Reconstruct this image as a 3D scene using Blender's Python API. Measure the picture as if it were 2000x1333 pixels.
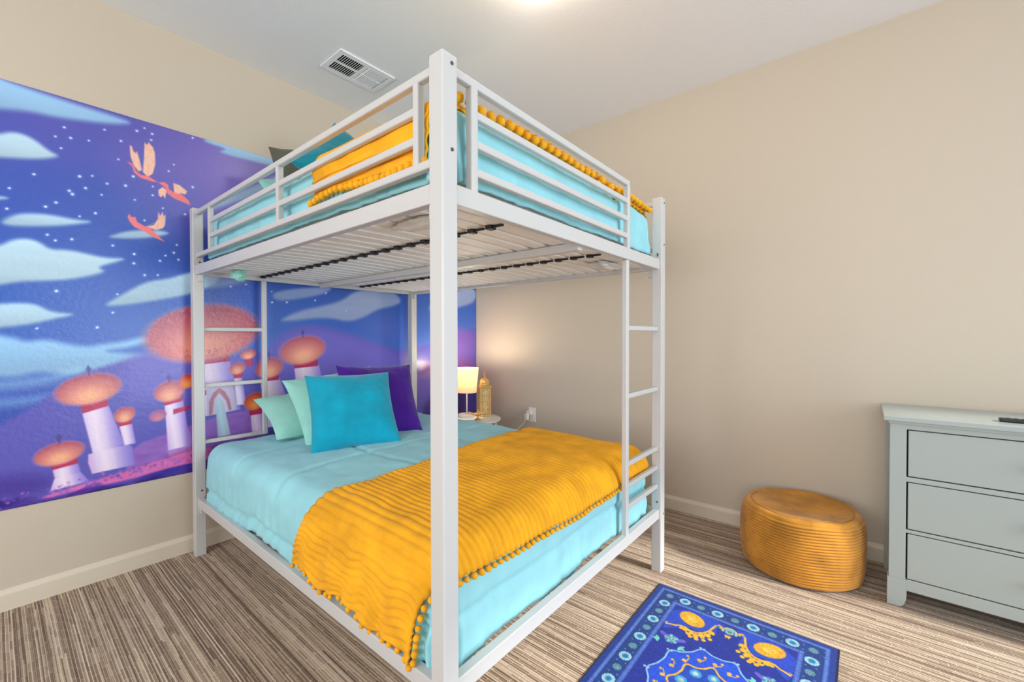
import bpy, bmesh, math, random
import numpy as np
from mathutils import Vector, Matrix, noise

for o in list(bpy.data.objects):
    bpy.data.objects.remove(o, do_unlink=True)
S = bpy.context.scene
COL = S.collection
PI = math.pi
rnd = random.Random(7)

# ------------------------------------------------------------------ camera
F_PX, YAW, PITCH, ROLL = 838.24, 0.6886, 0.0124, -0.0015
CAM = Vector((2.8004, -2.8785, 1.1581))
fw = Vector((-math.sin(YAW) * math.cos(PITCH), math.cos(YAW) * math.cos(PITCH), -math.sin(PITCH)))
rt = Vector((math.cos(YAW), math.sin(YAW), 0.0))
up = rt.cross(fw)
rt2 = math.cos(ROLL) * rt + math.sin(ROLL) * up
up2 = math.cos(ROLL) * up - math.sin(ROLL) * rt
cd = bpy.data.cameras.new('camera')
cam = bpy.data.objects.new('camera', cd)
COL.objects.link(cam)
cam.matrix_world = Matrix(((rt2.x, up2.x, -fw.x, CAM.x), (rt2.y, up2.y, -fw.y, CAM.y), (rt2.z, up2.z, -fw.z, CAM.z), (0, 0, 0, 1)))
cd.sensor_width = 36.0
cd.lens = F_PX * 36.0 / 2000.0
cd.clip_start = 0.05
S.camera = cam

# ------------------------------------------------------------------ world, daylight, exposure
ROOM_X, ROOM_Y, ROOM_Z = 5.3, -5.3, 2.74
W = bpy.data.worlds.new('sky')
S.world = W
W.use_nodes = True
W.node_tree.nodes['Background'].inputs[0].default_value = (0.62, 0.78, 1.0, 1)
W.node_tree.nodes['Background'].inputs[1].default_value = 1.5


def area_light(name, loc, target, sx, sy, power, color, spread=180):
    ld = bpy.data.lights.new(name, 'AREA')
    ld.shape = 'RECTANGLE'
    ld.size, ld.size_y = sx, sy
    ld.energy = power
    ld.color = color
    ld.spread = math.radians(spread)
    o = bpy.data.objects.new(name, ld)
    COL.objects.link(o)
    o.location = loc
    o.rotation_euler = (Vector(target) - Vector(loc)).to_track_quat('-Z', 'Y').to_euler()
    return o


# daylight: a tall glazed opening on the right plus an added wide fill window behind the camera
WIN1 = dict(y0=-2.05, y1=-0.06, z0=0.02, z1=2.6)          # in wall_right (x = 5.3)
FILL_WIN = dict(x0=0.9, x1=4.1, z0=0.7, z1=2.2)             # added fill opening in wall_front (y = -5.3)
sd = bpy.data.lights.new('sun', 'SUN')
sd.energy = 2.6
sd.angle = math.radians(5)
sd.color = (1.0, 0.96, 0.90)
sun = bpy.data.objects.new('sun', sd)
COL.objects.link(sun)
sun.rotation_euler = Vector((-1, -0.05, -0.68)).to_track_quat('-Z', 'Y').to_euler()
area_light('daylight_fill', (ROOM_X + 0.30, -1.6, 1.35), (0, -2.5, 1.2), 1.5, 2.3, 24, (0.82, 0.93, 1.0), 110)
area_light('daylight_fill', (2.5, ROOM_Y - 0.10, 1.45), (2.5, 0, 1.45), 3.15, 1.48, 50, (1.0, 0.975, 0.94))  # added fill light in the made-up opening behind the camera
S.view_settings.view_transform = 'Standard'
S.view_settings.look = 'None'
S.view_settings.gamma = 1.0
S.view_settings.use_curve_mapping = False
S.view_settings.exposure = 0.63
S.cycles.max_bounces = 10
S.cycles.diffuse_bounces = 6
S.cycles.caustics_reflective = False
S.cycles.caustics_refractive = False
S.cycles.sample_clamp_indirect = 8.0

# ------------------------------------------------------------------ materials


def lin(c):
    r = []
    for v in c[:3]:
        v = v / 255.0
        r.append(v / 12.92 if v <= 0.04045 else ((v + 0.055) / 1.055) ** 2.4)
    return (r[0], r[1], r[2], 1.0)


class NT:
    def __init__(s, name):
        s.m = bpy.data.materials.new(name)
        s.m.use_nodes = True
        s.t = s.m.node_tree
        s.b = s.t.nodes['Principled BSDF']

    def n(s, typ, **kw):
        nd = s.t.nodes.new(typ)
        for k, v in kw.items():
            if k.startswith('i_'):
                key = k[2:]
                key = int(key) if key.isdigit() else key.replace('_', ' ')
                nd.inputs[key].default_value = v
            else:
                setattr(nd, k, v)
        return nd

    def l(s, a, b):
        s.t.links.new(a, b)

    def bump(s, height, strength=0.2, dist=0.01):
        b = s.n('ShaderNodeBump')
        b.inputs['Strength'].default_value = strength
        b.inputs['Distance'].default_value = dist
        s.l(height, b.inputs['Height'])
        s.l(b.outputs['Normal'], s.b.inputs['Normal'])
        return b

    def mapping(s, scale=(1, 1, 1), rot=(0, 0, 0)):
        tc = s.n('ShaderNodeTexCoord')
        mp = s.n('ShaderNodeMapping')
        mp.inputs['Scale'].default_value = scale
        mp.inputs['Rotation'].default_value = rot
        s.l(tc.outputs['Object'], mp.inputs['Vector'])
        return mp.outputs['Vector']

    def ramp(s, fac, stops, interp='LINEAR'):
        r = s.n('ShaderNodeValToRGB')
        r.color_ramp.interpolation = interp
        e = r.color_ramp.elements
        e[0].position, e[0].color = stops[0]
        e[1].position, e[1].color = stops[-1]
        for p_, c_ in stops[1:-1]:
            x = e.new(p_)
            x.color = c_
        s.l(fac, r.inputs['Fac'])
        return r.outputs['Color']


def mat(name, col, rough=0.5, metal=0.0, noise_s=None, bump=0.0, dist=0.002, var=0.0, sheen=0.0, spec=0.5, detail=2.0):
    t = NT(name)
    t.b.inputs['Base Color'].default_value = lin(col)
    t.b.inputs['Roughness'].default_value = rough
    t.b.inputs['Metallic'].default_value = metal
    t.b.inputs['Specular IOR Level'].default_value = spec
    if sheen:
        t.b.inputs['Sheen Weight'].default_value = sheen
        t.b.inputs['Sheen Roughness'].default_value = 0.4
    ns = t.n('ShaderNodeTexNoise')
    ns.inputs['Scale'].default_value = noise_s or 60
    ns.inputs['Detail'].default_value = detail
    t.l(t.mapping(), ns.inputs['Vector'])
    if bump:
        t.bump(ns.outputs['Fac'], bump, dist)
    if var:
        c = lin(col)
        a = tuple(x * (1 - var) for x in c[:3]) + (1,)
        b = tuple(min(1, x * (1 + var)) for x in c[:3]) + (1,)
        t.l(t.ramp(ns.outputs['Fac'], [(0.3, a), (0.7, b)]), t.b.inputs['Base Color'])
    return t.m


M = {}
M['wall'] = mat('beige_paint', (207, 194, 175), 0.85, noise_s=55, bump=0.18, dist=0.004, spec=0.25, detail=3)
M['ceil'] = mat('ceiling_paint', (238, 238, 238), 0.9, noise_s=70, bump=0.15, dist=0.004, spec=0.2)
M['base'] = mat('baseboard_paint', (222, 210, 190), 0.5, noise_s=30, bump=0.02)
M['white'] = mat('white_powder_coat', (203, 202, 200), 0.38, noise_s=400, bump=0.02, dist=0.0005)
M['slat'] = mat('white_slat_foil', (246, 244, 238), 0.5, noise_s=20, var=0.03)
M['cap'] = mat('black_plastic', (28, 28, 30), 0.45)
M['bolt'] = mat('steel_bolt', (120, 122, 124), 0.35, metal=0.9)
M['ticking'] = mat('mattress_ticking', (222, 220, 216), 0.8, noise_s=35, bump=0.3, dist=0.006, var=0.04)
M['hole'] = mat('dark_duct', (30, 28, 24), 0.9)
M['grey'] = mat('grey_blue_paint', (166, 175, 172), 0.3, noise_s=200, bump=0.02, dist=0.0005)
M['gap'] = mat('drawer_gap', (18, 20, 22), 0.9)
M['brass'] = mat('brass', (232, 192, 122), 0.3, metal=0.75, noise_s=40, var=0.1)
M['knob'] = mat('gold_knob', (206, 170, 110), 0.3, metal=1.0)
M['plastic'] = mat('white_plastic', (238, 232, 220), 0.35)
M['remote'] = mat('black_remote', (22, 24, 30), 0.35)
M['button'] = mat('remote_button', (70, 74, 82), 0.5)
M['shoe'] = mat('table_white_metal', (242, 240, 236), 0.3)


def fabric(name, col, sheen=0.3, rough=0.85, weave=900, var=0.05, bump=0.25):
    t = NT(name)
    c = lin(col)
    v = t.mapping()
    n1 = t.n('ShaderNodeTexNoise', i_Scale=9.0, i_Detail=4.0)
    n2 = t.n('ShaderNodeTexNoise', i_Scale=float(weave), i_Detail=1.0)
    t.l(v, n1.inputs['Vector'])
    t.l(v, n2.inputs['Vector'])
    a = tuple(x * (1 - var) for x in c[:3]) + (1,)
    b = tuple(min(1, x * (1 + var)) for x in c[:3]) + (1,)
    t.l(t.ramp(n1.outputs['Fac'], [(0.35, a), (0.65, b)]), t.b.inputs['Base Color'])
    t.b.inputs['Roughness'].default_value = rough
    t.b.inputs['Specular IOR Level'].default_value = 0.25
    t.b.inputs['Sheen Weight'].default_value = sheen
    t.b.inputs['Sheen Roughness'].default_value = 0.45
    t.bump(n2.outputs['Fac'], bump, 0.0008)
    return t.m


M['aqua'] = fabric('aqua_microfibre', (156, 217, 226), sheen=0.1)
M['mint'] = fabric('mint_cotton', (158, 222, 208), sheen=0.15)
M['teal'] = fabric('teal_velvet', (0, 156, 184), sheen=0.4, var=0.12)
M['deep_teal'] = fabric('deep_teal_velvet', (0, 116, 130), sheen=0.4, var=0.12)
M['purple'] = fabric('purple_velvet', (70, 20, 140), sheen=0.35, var=0.15)
M['olive'] = fabric('olive_grey_velvet', (88, 88, 74), sheen=0.3, var=0.1)
M['mustard'] = fabric('mustard_plush', (243, 172, 30), sheen=0.08, weave=260, var=0.14, bump=0.6)
M['ochre'] = fabric('ochre_corduroy', (190, 130, 44), sheen=0.22, weave=260, var=0.22, bump=0.5)


def carpet_material():
    t = NT('striped_carpet')
    tc = t.n('ShaderNodeTexCoord')
    def math_(op, a, b, clamp=False):
        m_ = t.n('ShaderNodeMath', operation=op)
        m_.use_clamp = clamp
        for i, x in enumerate((a, b)):
            if isinstance(x, float):
                m_.inputs[i].default_value = x
            else:
                t.l(x, m_.inputs[i])
        return m_.outputs[0]

    # a very slight wander so that the woven rows are not ruler straight
    wn = t.n('ShaderNodeTexNoise', i_Scale=2.5, i_Detail=1.0)
    t.l(tc.outputs['Object'], wn.inputs['Vector'])
    sep = t.n('ShaderNodeSeparateXYZ')
    t.l(tc.outputs['Object'], sep.inputs[0])
    yy = math_('ADD', sep.outputs['Y'], math_('MULTIPLY', wn.outputs['Fac'], 0.005))

    def rows(w, h, mortar, ox=0.0, oy=0.0, off=.5, fr=2):
        cb = t.n('ShaderNodeCombineXYZ')
        wnz = t.n('ShaderNodeTexWhiteNoise', noise_dimensions='1D')
        t.l(math_('FLOOR', math_('DIVIDE', math_('ADD', yy, oy), float(h)), 0.0), wnz.inputs['W'])
        t.l(math_('ADD', sep.outputs['X'], math_('ADD', math_('MULTIPLY', wnz.outputs['Value'], float(w * 3)), ox)), cb.inputs[0])
        t.l(math_('ADD', yy, oy), cb.inputs[1])
        b_ = t.n('ShaderNodeTexBrick', i_Scale=1.0)
        b_.inputs['Brick Width'].default_value = w
        b_.inputs['Row Height'].default_value = h
        b_.inputs['Mortar Size'].default_value = mortar
        b_.inputs['Mortar Smooth'].default_value = 0.2
        b_.inputs['Color1'].default_value = (0, 0, 0, 1)
        b_.inputs['Color2'].default_value = (1, 1, 1, 1)
        b_.inputs['Mortar'].default_value = (.5, .5, .5, 1)
        b_.offset = off
        b_.offset_frequency = fr
        t.l(cb.outputs[0], b_.inputs['Vector'])
        return b_
    A_ = rows(2.6, .0150, 0.0, off=.37)
    B_ = rows(1.1, .0052, 0.0, 3.3, 1.1, off=.41, fr=3)
    C_ = rows(.075, .0092, 0.0011, 7.1, 2.3, off=.43, fr=3)
    f_ = math_('ADD', math_('MULTIPLY', A_.outputs['Color'], 0.26), math_('MULTIPLY', B_.outputs['Color'], 0.50))
    blk = math_('MULTIPLY', math_('SUBTRACT', C_.outputs['Color'], 0.5), 0.16)
    tot = math_('ADD', math_('ADD', f_, blk), math_('MULTIPLY', C_.outputs['Fac'], 0.34), True)
    col = t.ramp(tot, [(0.12, lin((104, 82, 66))), (0.38, lin((142, 118, 96))), (0.60, lin((194, 172, 146))), (0.95, lin((230, 212, 188)))])
    t.l(col, t.b.inputs['Base Color'])
    t.b.inputs['Roughness'].default_value = 0.95
    t.b.inputs['Specular IOR Level'].default_value = 0.1
    t.b.inputs['Sheen Weight'].default_value = 0.2
    fib = t.n('ShaderNodeTexNoise', i_Scale=500.0, i_Detail=1.0)
    t.l(tc.outputs['Object'], fib.inputs['Vector'])
    hs = math_('ADD', tot, math_('MULTIPLY', fib.outputs['Fac'], 0.6))
    t.bump(hs, 0.5, 0.003)
    return t.m


M['carpet'] = carpet_material()


def painted(name, rough, bump_scale, bump, dist, sheen=0.0, spec=0.5):
    t = NT(name)
    at = t.n('ShaderNodeVertexColor')
    at.layer_name = 'Col'
    t.l(at.outputs['Color'], t.b.inputs['Base Color'])
    t.b.inputs['Roughness'].default_value = rough
    t.b.inputs['Specular IOR Level'].default_value = spec
    t.b.inputs['Sheen Weight'].default_value = sheen
    n = t.n('ShaderNodeTexNoise', i_Scale=bump_scale, i_Detail=3.0)
    t.l(t.mapping(), n.inputs['Vector'])
    t.bump(n.outputs['Fac'], bump, dist)
    return t.m


M['mural'] = painted('printed_vinyl', 0.3, 48.0, 0.22, 0.005, spec=0.5)
M['rug'] = painted('printed_rug_pile', 0.95, 420.0, 0.5, 0.002, sheen=0.15, spec=0.1)


def emit(name, col, strength, base=(255, 250, 240)):
    t = NT(name)
    t.b.inputs['Base Color'].default_value = lin(base)
    t.b.inputs['Emission Color'].default_value = lin(col)
    t.b.inputs['Emission Strength'].default_value = strength
    t.b.inputs['Roughness'].default_value = 0.3
    n = t.n('ShaderNodeTexNoise', i_Scale=5.0)
    t.bump(n.outputs['Fac'], 0.01, 0.001)
    return t.m


M['dome'] = emit('lit_glass_dome', (255, 246, 232), 16.0)
M['bulb'] = emit('lit_bulb', (255, 214, 150), 25.0)


def shade_material():
    t = NT('lamp_shade_cloth')
    t.b.inputs['Base Color'].default_value = lin((244, 236, 222))
    t.b.inputs['Roughness'].default_value = 0.9
    tr = t.n('ShaderNodeBsdfTranslucent')
    tr.inputs['Color'].default_value = lin((255, 238, 206))
    mx = t.n('ShaderNodeMixShader')
    mx.inputs['Fac'].default_value = 0.45
    t.l(t.b.outputs['BSDF'], mx.inputs[1])
    t.l(tr.outputs['BSDF'], mx.inputs[2])
    t.l(mx.outputs[0], t.t.nodes['Material Output'].inputs['Surface'])
    n = t.n('ShaderNodeTexNoise', i_Scale=300.0)
    t.l(t.mapping(), n.inputs['Vector'])
    t.bump(n.outputs['Fac'], 0.1, 0.001)
    return t.m


M['shade'] = shade_material()


def pierced_material():
    t = NT('pierced_brass')
    v = t.mapping((1, 1, 1))
    vo = t.n('ShaderNodeTexVoronoi', i_Scale=85.0)
    vo.feature = 'DISTANCE_TO_EDGE'
    t.l(v, vo.inputs['Vector'])
    c = t.ramp(vo.outputs['Distance'], [(0.0, lin((246, 214, 156))), (0.2, lin((226, 190, 126))), (0.36, lin((130, 98, 56)))])
    t.l(c, t.b.inputs['Base Color'])
    t.b.inputs['Metallic'].default_value = 0.35
    t.b.inputs['Roughness'].default_value = 0.35
    t.bump(vo.outputs['Distance'], -0.6, 0.004)
    return t.m


M['pierced'] = pierced_material()

# ------------------------------------------------------------------ object helpers


def link(name, me, m=None, parent=None, loc=None, smooth=False, label=None):
    o = bpy.data.objects.new(name, me)
    COL.objects.link(o)
    if m is not None and not me.materials:
        me.materials.append(m)
    if parent is not None:
        o.parent = parent
    if loc is not None:
        o.location = loc
    if smooth:
        for p in me.polygons:
            p.use_smooth = True
    if label:
        o['label'] = label
    return o


def thing(name, loc, label, cat, rot=(0, 0, 0), group=None):
    o = bpy.data.objects.new(name, None)
    o.empty_display_size = 0.05
    COL.objects.link(o)
    o.location = loc
    o.rotation_euler = rot
    tag(o, label, cat, group)
    return o


def tag(o, label=None, cat=None, group=None, kind=None):
    if label:
        o['label'] = label
    if cat:
        o['category'] = cat
    if group:
        o['group'] = group
    if kind:
        o['kind'] = kind
    return o


def bm_box(bm, a, b, bev=0.0, seg=2):
    """box between corners a and b"""
    r = bmesh.ops.create_cube(bm, size=1.0)
    vs = r['verts']
    c = [(a[i] + b[i]) / 2 for i in range(3)]
    s = [abs(b[i] - a[i]) for i in range(3)]
    for v in vs:
        v.co = Vector((c[0] + v.co.x * s[0], c[1] + v.co.y * s[1], c[2] + v.co.z * s[2]))
    if bev > 0:
        es = list({e for v in vs for e in v.link_edges})
        bmesh.ops.bevel(bm, geom=es, offset=bev, segments=seg, profile=0.5, affect='EDGES')
    return bm


def bm_lathe(bm, prof, n=32, c=(0, 0, 0), close=True):
    rings = []
    for (r, z) in prof:
        if r < 1e-5:
            rings.append([bm.verts.new((c[0], c[1], c[2] + z))])
        else:
            rings.append([bm.verts.new((c[0] + r * math.cos(2 * PI * i / n), c[1] + r * math.sin(2 * PI * i / n), c[2] + z)) for i in range(n)])
    for a, b in zip(rings[:-1], rings[1:]):
        for i in range(n):
            j = (i + 1) % n
            if len(a) == 1 and len(b) > 1:
                bm.faces.new((a[0], b[i], b[j]))
            elif len(b) == 1 and len(a) > 1:
                bm.faces.new((a[i], a[j], b[0]))
            elif len(a) > 1:
                bm.faces.new((a[i], a[j], b[j], b[i]))
    return bm


def bm_tube(bm, pts, r, n=8, cap=True, taper=None):
    pts = [Vector(p) for p in pts]
    rings = []
    prev = None
    for k, p in enumerate(pts):
        d = (pts[min(k + 1, len(pts) - 1)] - pts[max(k - 1, 0)]).normalized()
        ref = prev if prev is not None else (Vector((0, 0, 1)) if abs(d.z) < 0.9 else Vector((1, 0, 0)))
        s = d.cross(ref).normalized()
        u = s.cross(d).normalized()
        prev = u
        rr = r if taper is None else r * taper[k]
        rings.append([bm.verts.new(p + rr * (math.cos(2 * PI * i / n) * s + math.sin(2 * PI * i / n) * u)) for i in range(n)])
    for a, b in zip(rings[:-1], rings[1:]):
        for i in range(n):
            j = (i + 1) % n
            bm.faces.new((a[i], b[i], b[j], a[j]))
    if cap:
        bm.faces.new(list(reversed(rings[0])))
        bm.faces.new(rings[-1])
    return bm


def done(bm, name, m, parent=None, smooth=False, label=None, loc=None):
    bmesh.ops.recalc_face_normals(bm, faces=bm.faces)
    me = bpy.data.meshes.new(name)
    bm.to_mesh(me)
    bm.free()
    o = link(name, me, m, parent, loc, smooth, label)
    if smooth:
        try:
            me.set_sharp_from_angle(angle=math.radians(42))
        except Exception:
            pass
    return o


def box(name, a, b, m, parent=None, bev=0.002, label=None):
    bm = bmesh.new()
    bm_box(bm, a, b, bev)
    return done(bm, name, m, parent, False, label)


def boxes(name, lst, m, parent=None, bev=0.002, label=None):
    bm = bmesh.new()
    for a, b in lst:
        bm_box(bm, a, b, bev)
    return done(bm, name, m, parent, False, label)


def dup(o, parent, loc=None):
    c = o.copy()
    COL.objects.link(c)
    c.parent = parent
    if loc is not None:
        c.location = loc
    return c


def grid_mesh(P, name, closed_u=False):
    """P : array (nu, nv, 3) -> mesh of quads"""
    nu, nv = P.shape[:2]
    me = bpy.data.meshes.new(name)
    idx = np.arange(nu * nv).reshape(nu, nv)
    q = np.stack([idx[:-1, :-1], idx[1:, :-1], idx[1:, 1:], idx[:-1, 1:]], -1).reshape(-1, 4)
    me.vertices.add(nu * nv)
    me.vertices.foreach_set('co', P.reshape(-1).astype(np.float32))
    me.loops.add(q.size)
    me.loops.foreach_set('vertex_index', q.reshape(-1).astype(np.int32))
    me.polygons.add(len(q))
    me.polygons.foreach_set('loop_start', np.arange(0, q.size, 4, dtype=np.int32))
    me.polygons.foreach_set('use_smooth', np.ones(len(q), dtype=bool))
    me.update(calc_edges=True)
    me.validate()
    return me

# ------------------------------------------------------------------ room shell
T = 0.12
def struct(o, label=None):
    o['kind'] = 'structure'
    if label:
        o['label'] = label
    return o


def wall_with_hole(name, axis, v0, v1, a0, a1, hole, m):
    """wall slab between v0..v1 on axis ('x' or 'y'), spanning a0..a1 and 0..ROOM_Z, with one rectangular opening"""
    h0, h1, z0, z1 = hole
    L = [((a0, 0), (h0, ROOM_Z)), ((h1, 0), (a1, ROOM_Z)), ((h0, 0), (h1, z0)), ((h0, z1), (h1, ROOM_Z))]
    bm = bmesh.new()
    for (p, q) in L:
        if axis == 'x':
            bm_box(bm, (v0, p[0], p[1]), (v1, q[0], q[1]))
        else:
            bm_box(bm, (p[0], v0, p[1]), (q[0], v1, q[1]))
    return struct(done(bm, name, m))


struct(box('floor', (-T, ROOM_Y - T, -0.1), (ROOM_X + T, T, 0.0), M['carpet'], bev=0))
struct(box('ceiling', (-T, ROOM_Y - T, ROOM_Z), (ROOM_X + T, T, ROOM_Z + 0.1), M['ceil'], bev=0))
struct(box('wall_left', (-T, ROOM_Y - T, 0), (0, T, ROOM_Z), M['wall'], bev=0))
struct(box('wall_back', (0, 0, 0), (ROOM_X, T, ROOM_Z), M['wall'], bev=0))
wall_with_hole('wall_right', 'x', ROOM_X, ROOM_X + T, ROOM_Y - T, T, (WIN1['y0'], WIN1['y1'], WIN1['z0'], WIN1['z1']), M['wall'])
wall_with_hole('wall_front', 'y', ROOM_Y - T, ROOM_Y, 0, ROOM_X, (FILL_WIN['x0'], FILL_WIN['x1'], FILL_WIN['z0'], FILL_WIN['z1']), M['wall'])
f = 0.03
struct(boxes('window_1', [((ROOM_X + .02, WIN1['y0'], WIN1['z0']), (ROOM_X + .07, WIN1['y0'] + f, WIN1['z1'])),
                          ((ROOM_X + .02, WIN1['y1'] - f, WIN1['z0']), (ROOM_X + .07, WIN1['y1'], WIN1['z1'])),
                          ((ROOM_X + .02, WIN1['y0'], WIN1['z0']), (ROOM_X + .07, WIN1['y1'], WIN1['z0'] + f)),
                          ((ROOM_X + .02, WIN1['y0'], WIN1['z1'] - f), (ROOM_X + .07, WIN1['y1'], WIN1['z1']))], M['white']))
struct(boxes('added_fill_window', [((FILL_WIN['x0'], ROOM_Y - .07, FILL_WIN['z0']), (FILL_WIN['x0'] + f, ROOM_Y - .02, FILL_WIN['z1'])),  # unseen frame, added around the fill opening
                          ((FILL_WIN['x1'] - f, ROOM_Y - .07, FILL_WIN['z0']), (FILL_WIN['x1'], ROOM_Y - .02, FILL_WIN['z1'])),
                          ((FILL_WIN['x0'], ROOM_Y - .07, FILL_WIN['z0']), (FILL_WIN['x1'], ROOM_Y - .02, FILL_WIN['z0'] + f)),
                          ((FILL_WIN['x0'], ROOM_Y - .07, FILL_WIN['z1'] - f), (FILL_WIN['x1'], ROOM_Y - .02, FILL_WIN['z1'])),
                          ((2.47, ROOM_Y - .07, FILL_WIN['z0']), (2.53, ROOM_Y - .02, FILL_WIN['z1']))], M['white']))


def baseboard(name, p0, p1, n):
    """profiled baseboard from p0 to p1 (floor points on the wall), n = direction into the room"""
    prof = [(0, 0), (0.014, 0), (0.014, 0.068), (0.012, 0.074), (0.006, 0.082), (0.003, 0.090), (0, 0.090)]
    bm = bmesh.new()
    rings = []
    for p in (p0, p1):
        rings.append([bm.verts.new((p[0] + n[0] * d, p[1] + n[1] * d, z)) for d, z in prof])
    k = len(prof)
    for i in range(k):
        j = (i + 1) % k
        bm.faces.new((rings[0][i], rings[0][j], rings[1][j], rings[1][i]))
    bm.faces.new(rings[0])
    bm.faces.new(rings[1])
    return struct(done(bm, name, M['base']))


baseboard('baseboard_left', (0, ROOM_Y), (0, 0), (1, 0))
baseboard('baseboard_back', (0.014, 0), (ROOM_X, 0), (0, -1))
baseboard('baseboard_right', (ROOM_X, ROOM_Y), (ROOM_X, WIN1['y0']), (-1, 0))
baseboard('baseboard_front', (0.014, ROOM_Y), (ROOM_X - 0.014, ROOM_Y), (0, 1))


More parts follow.
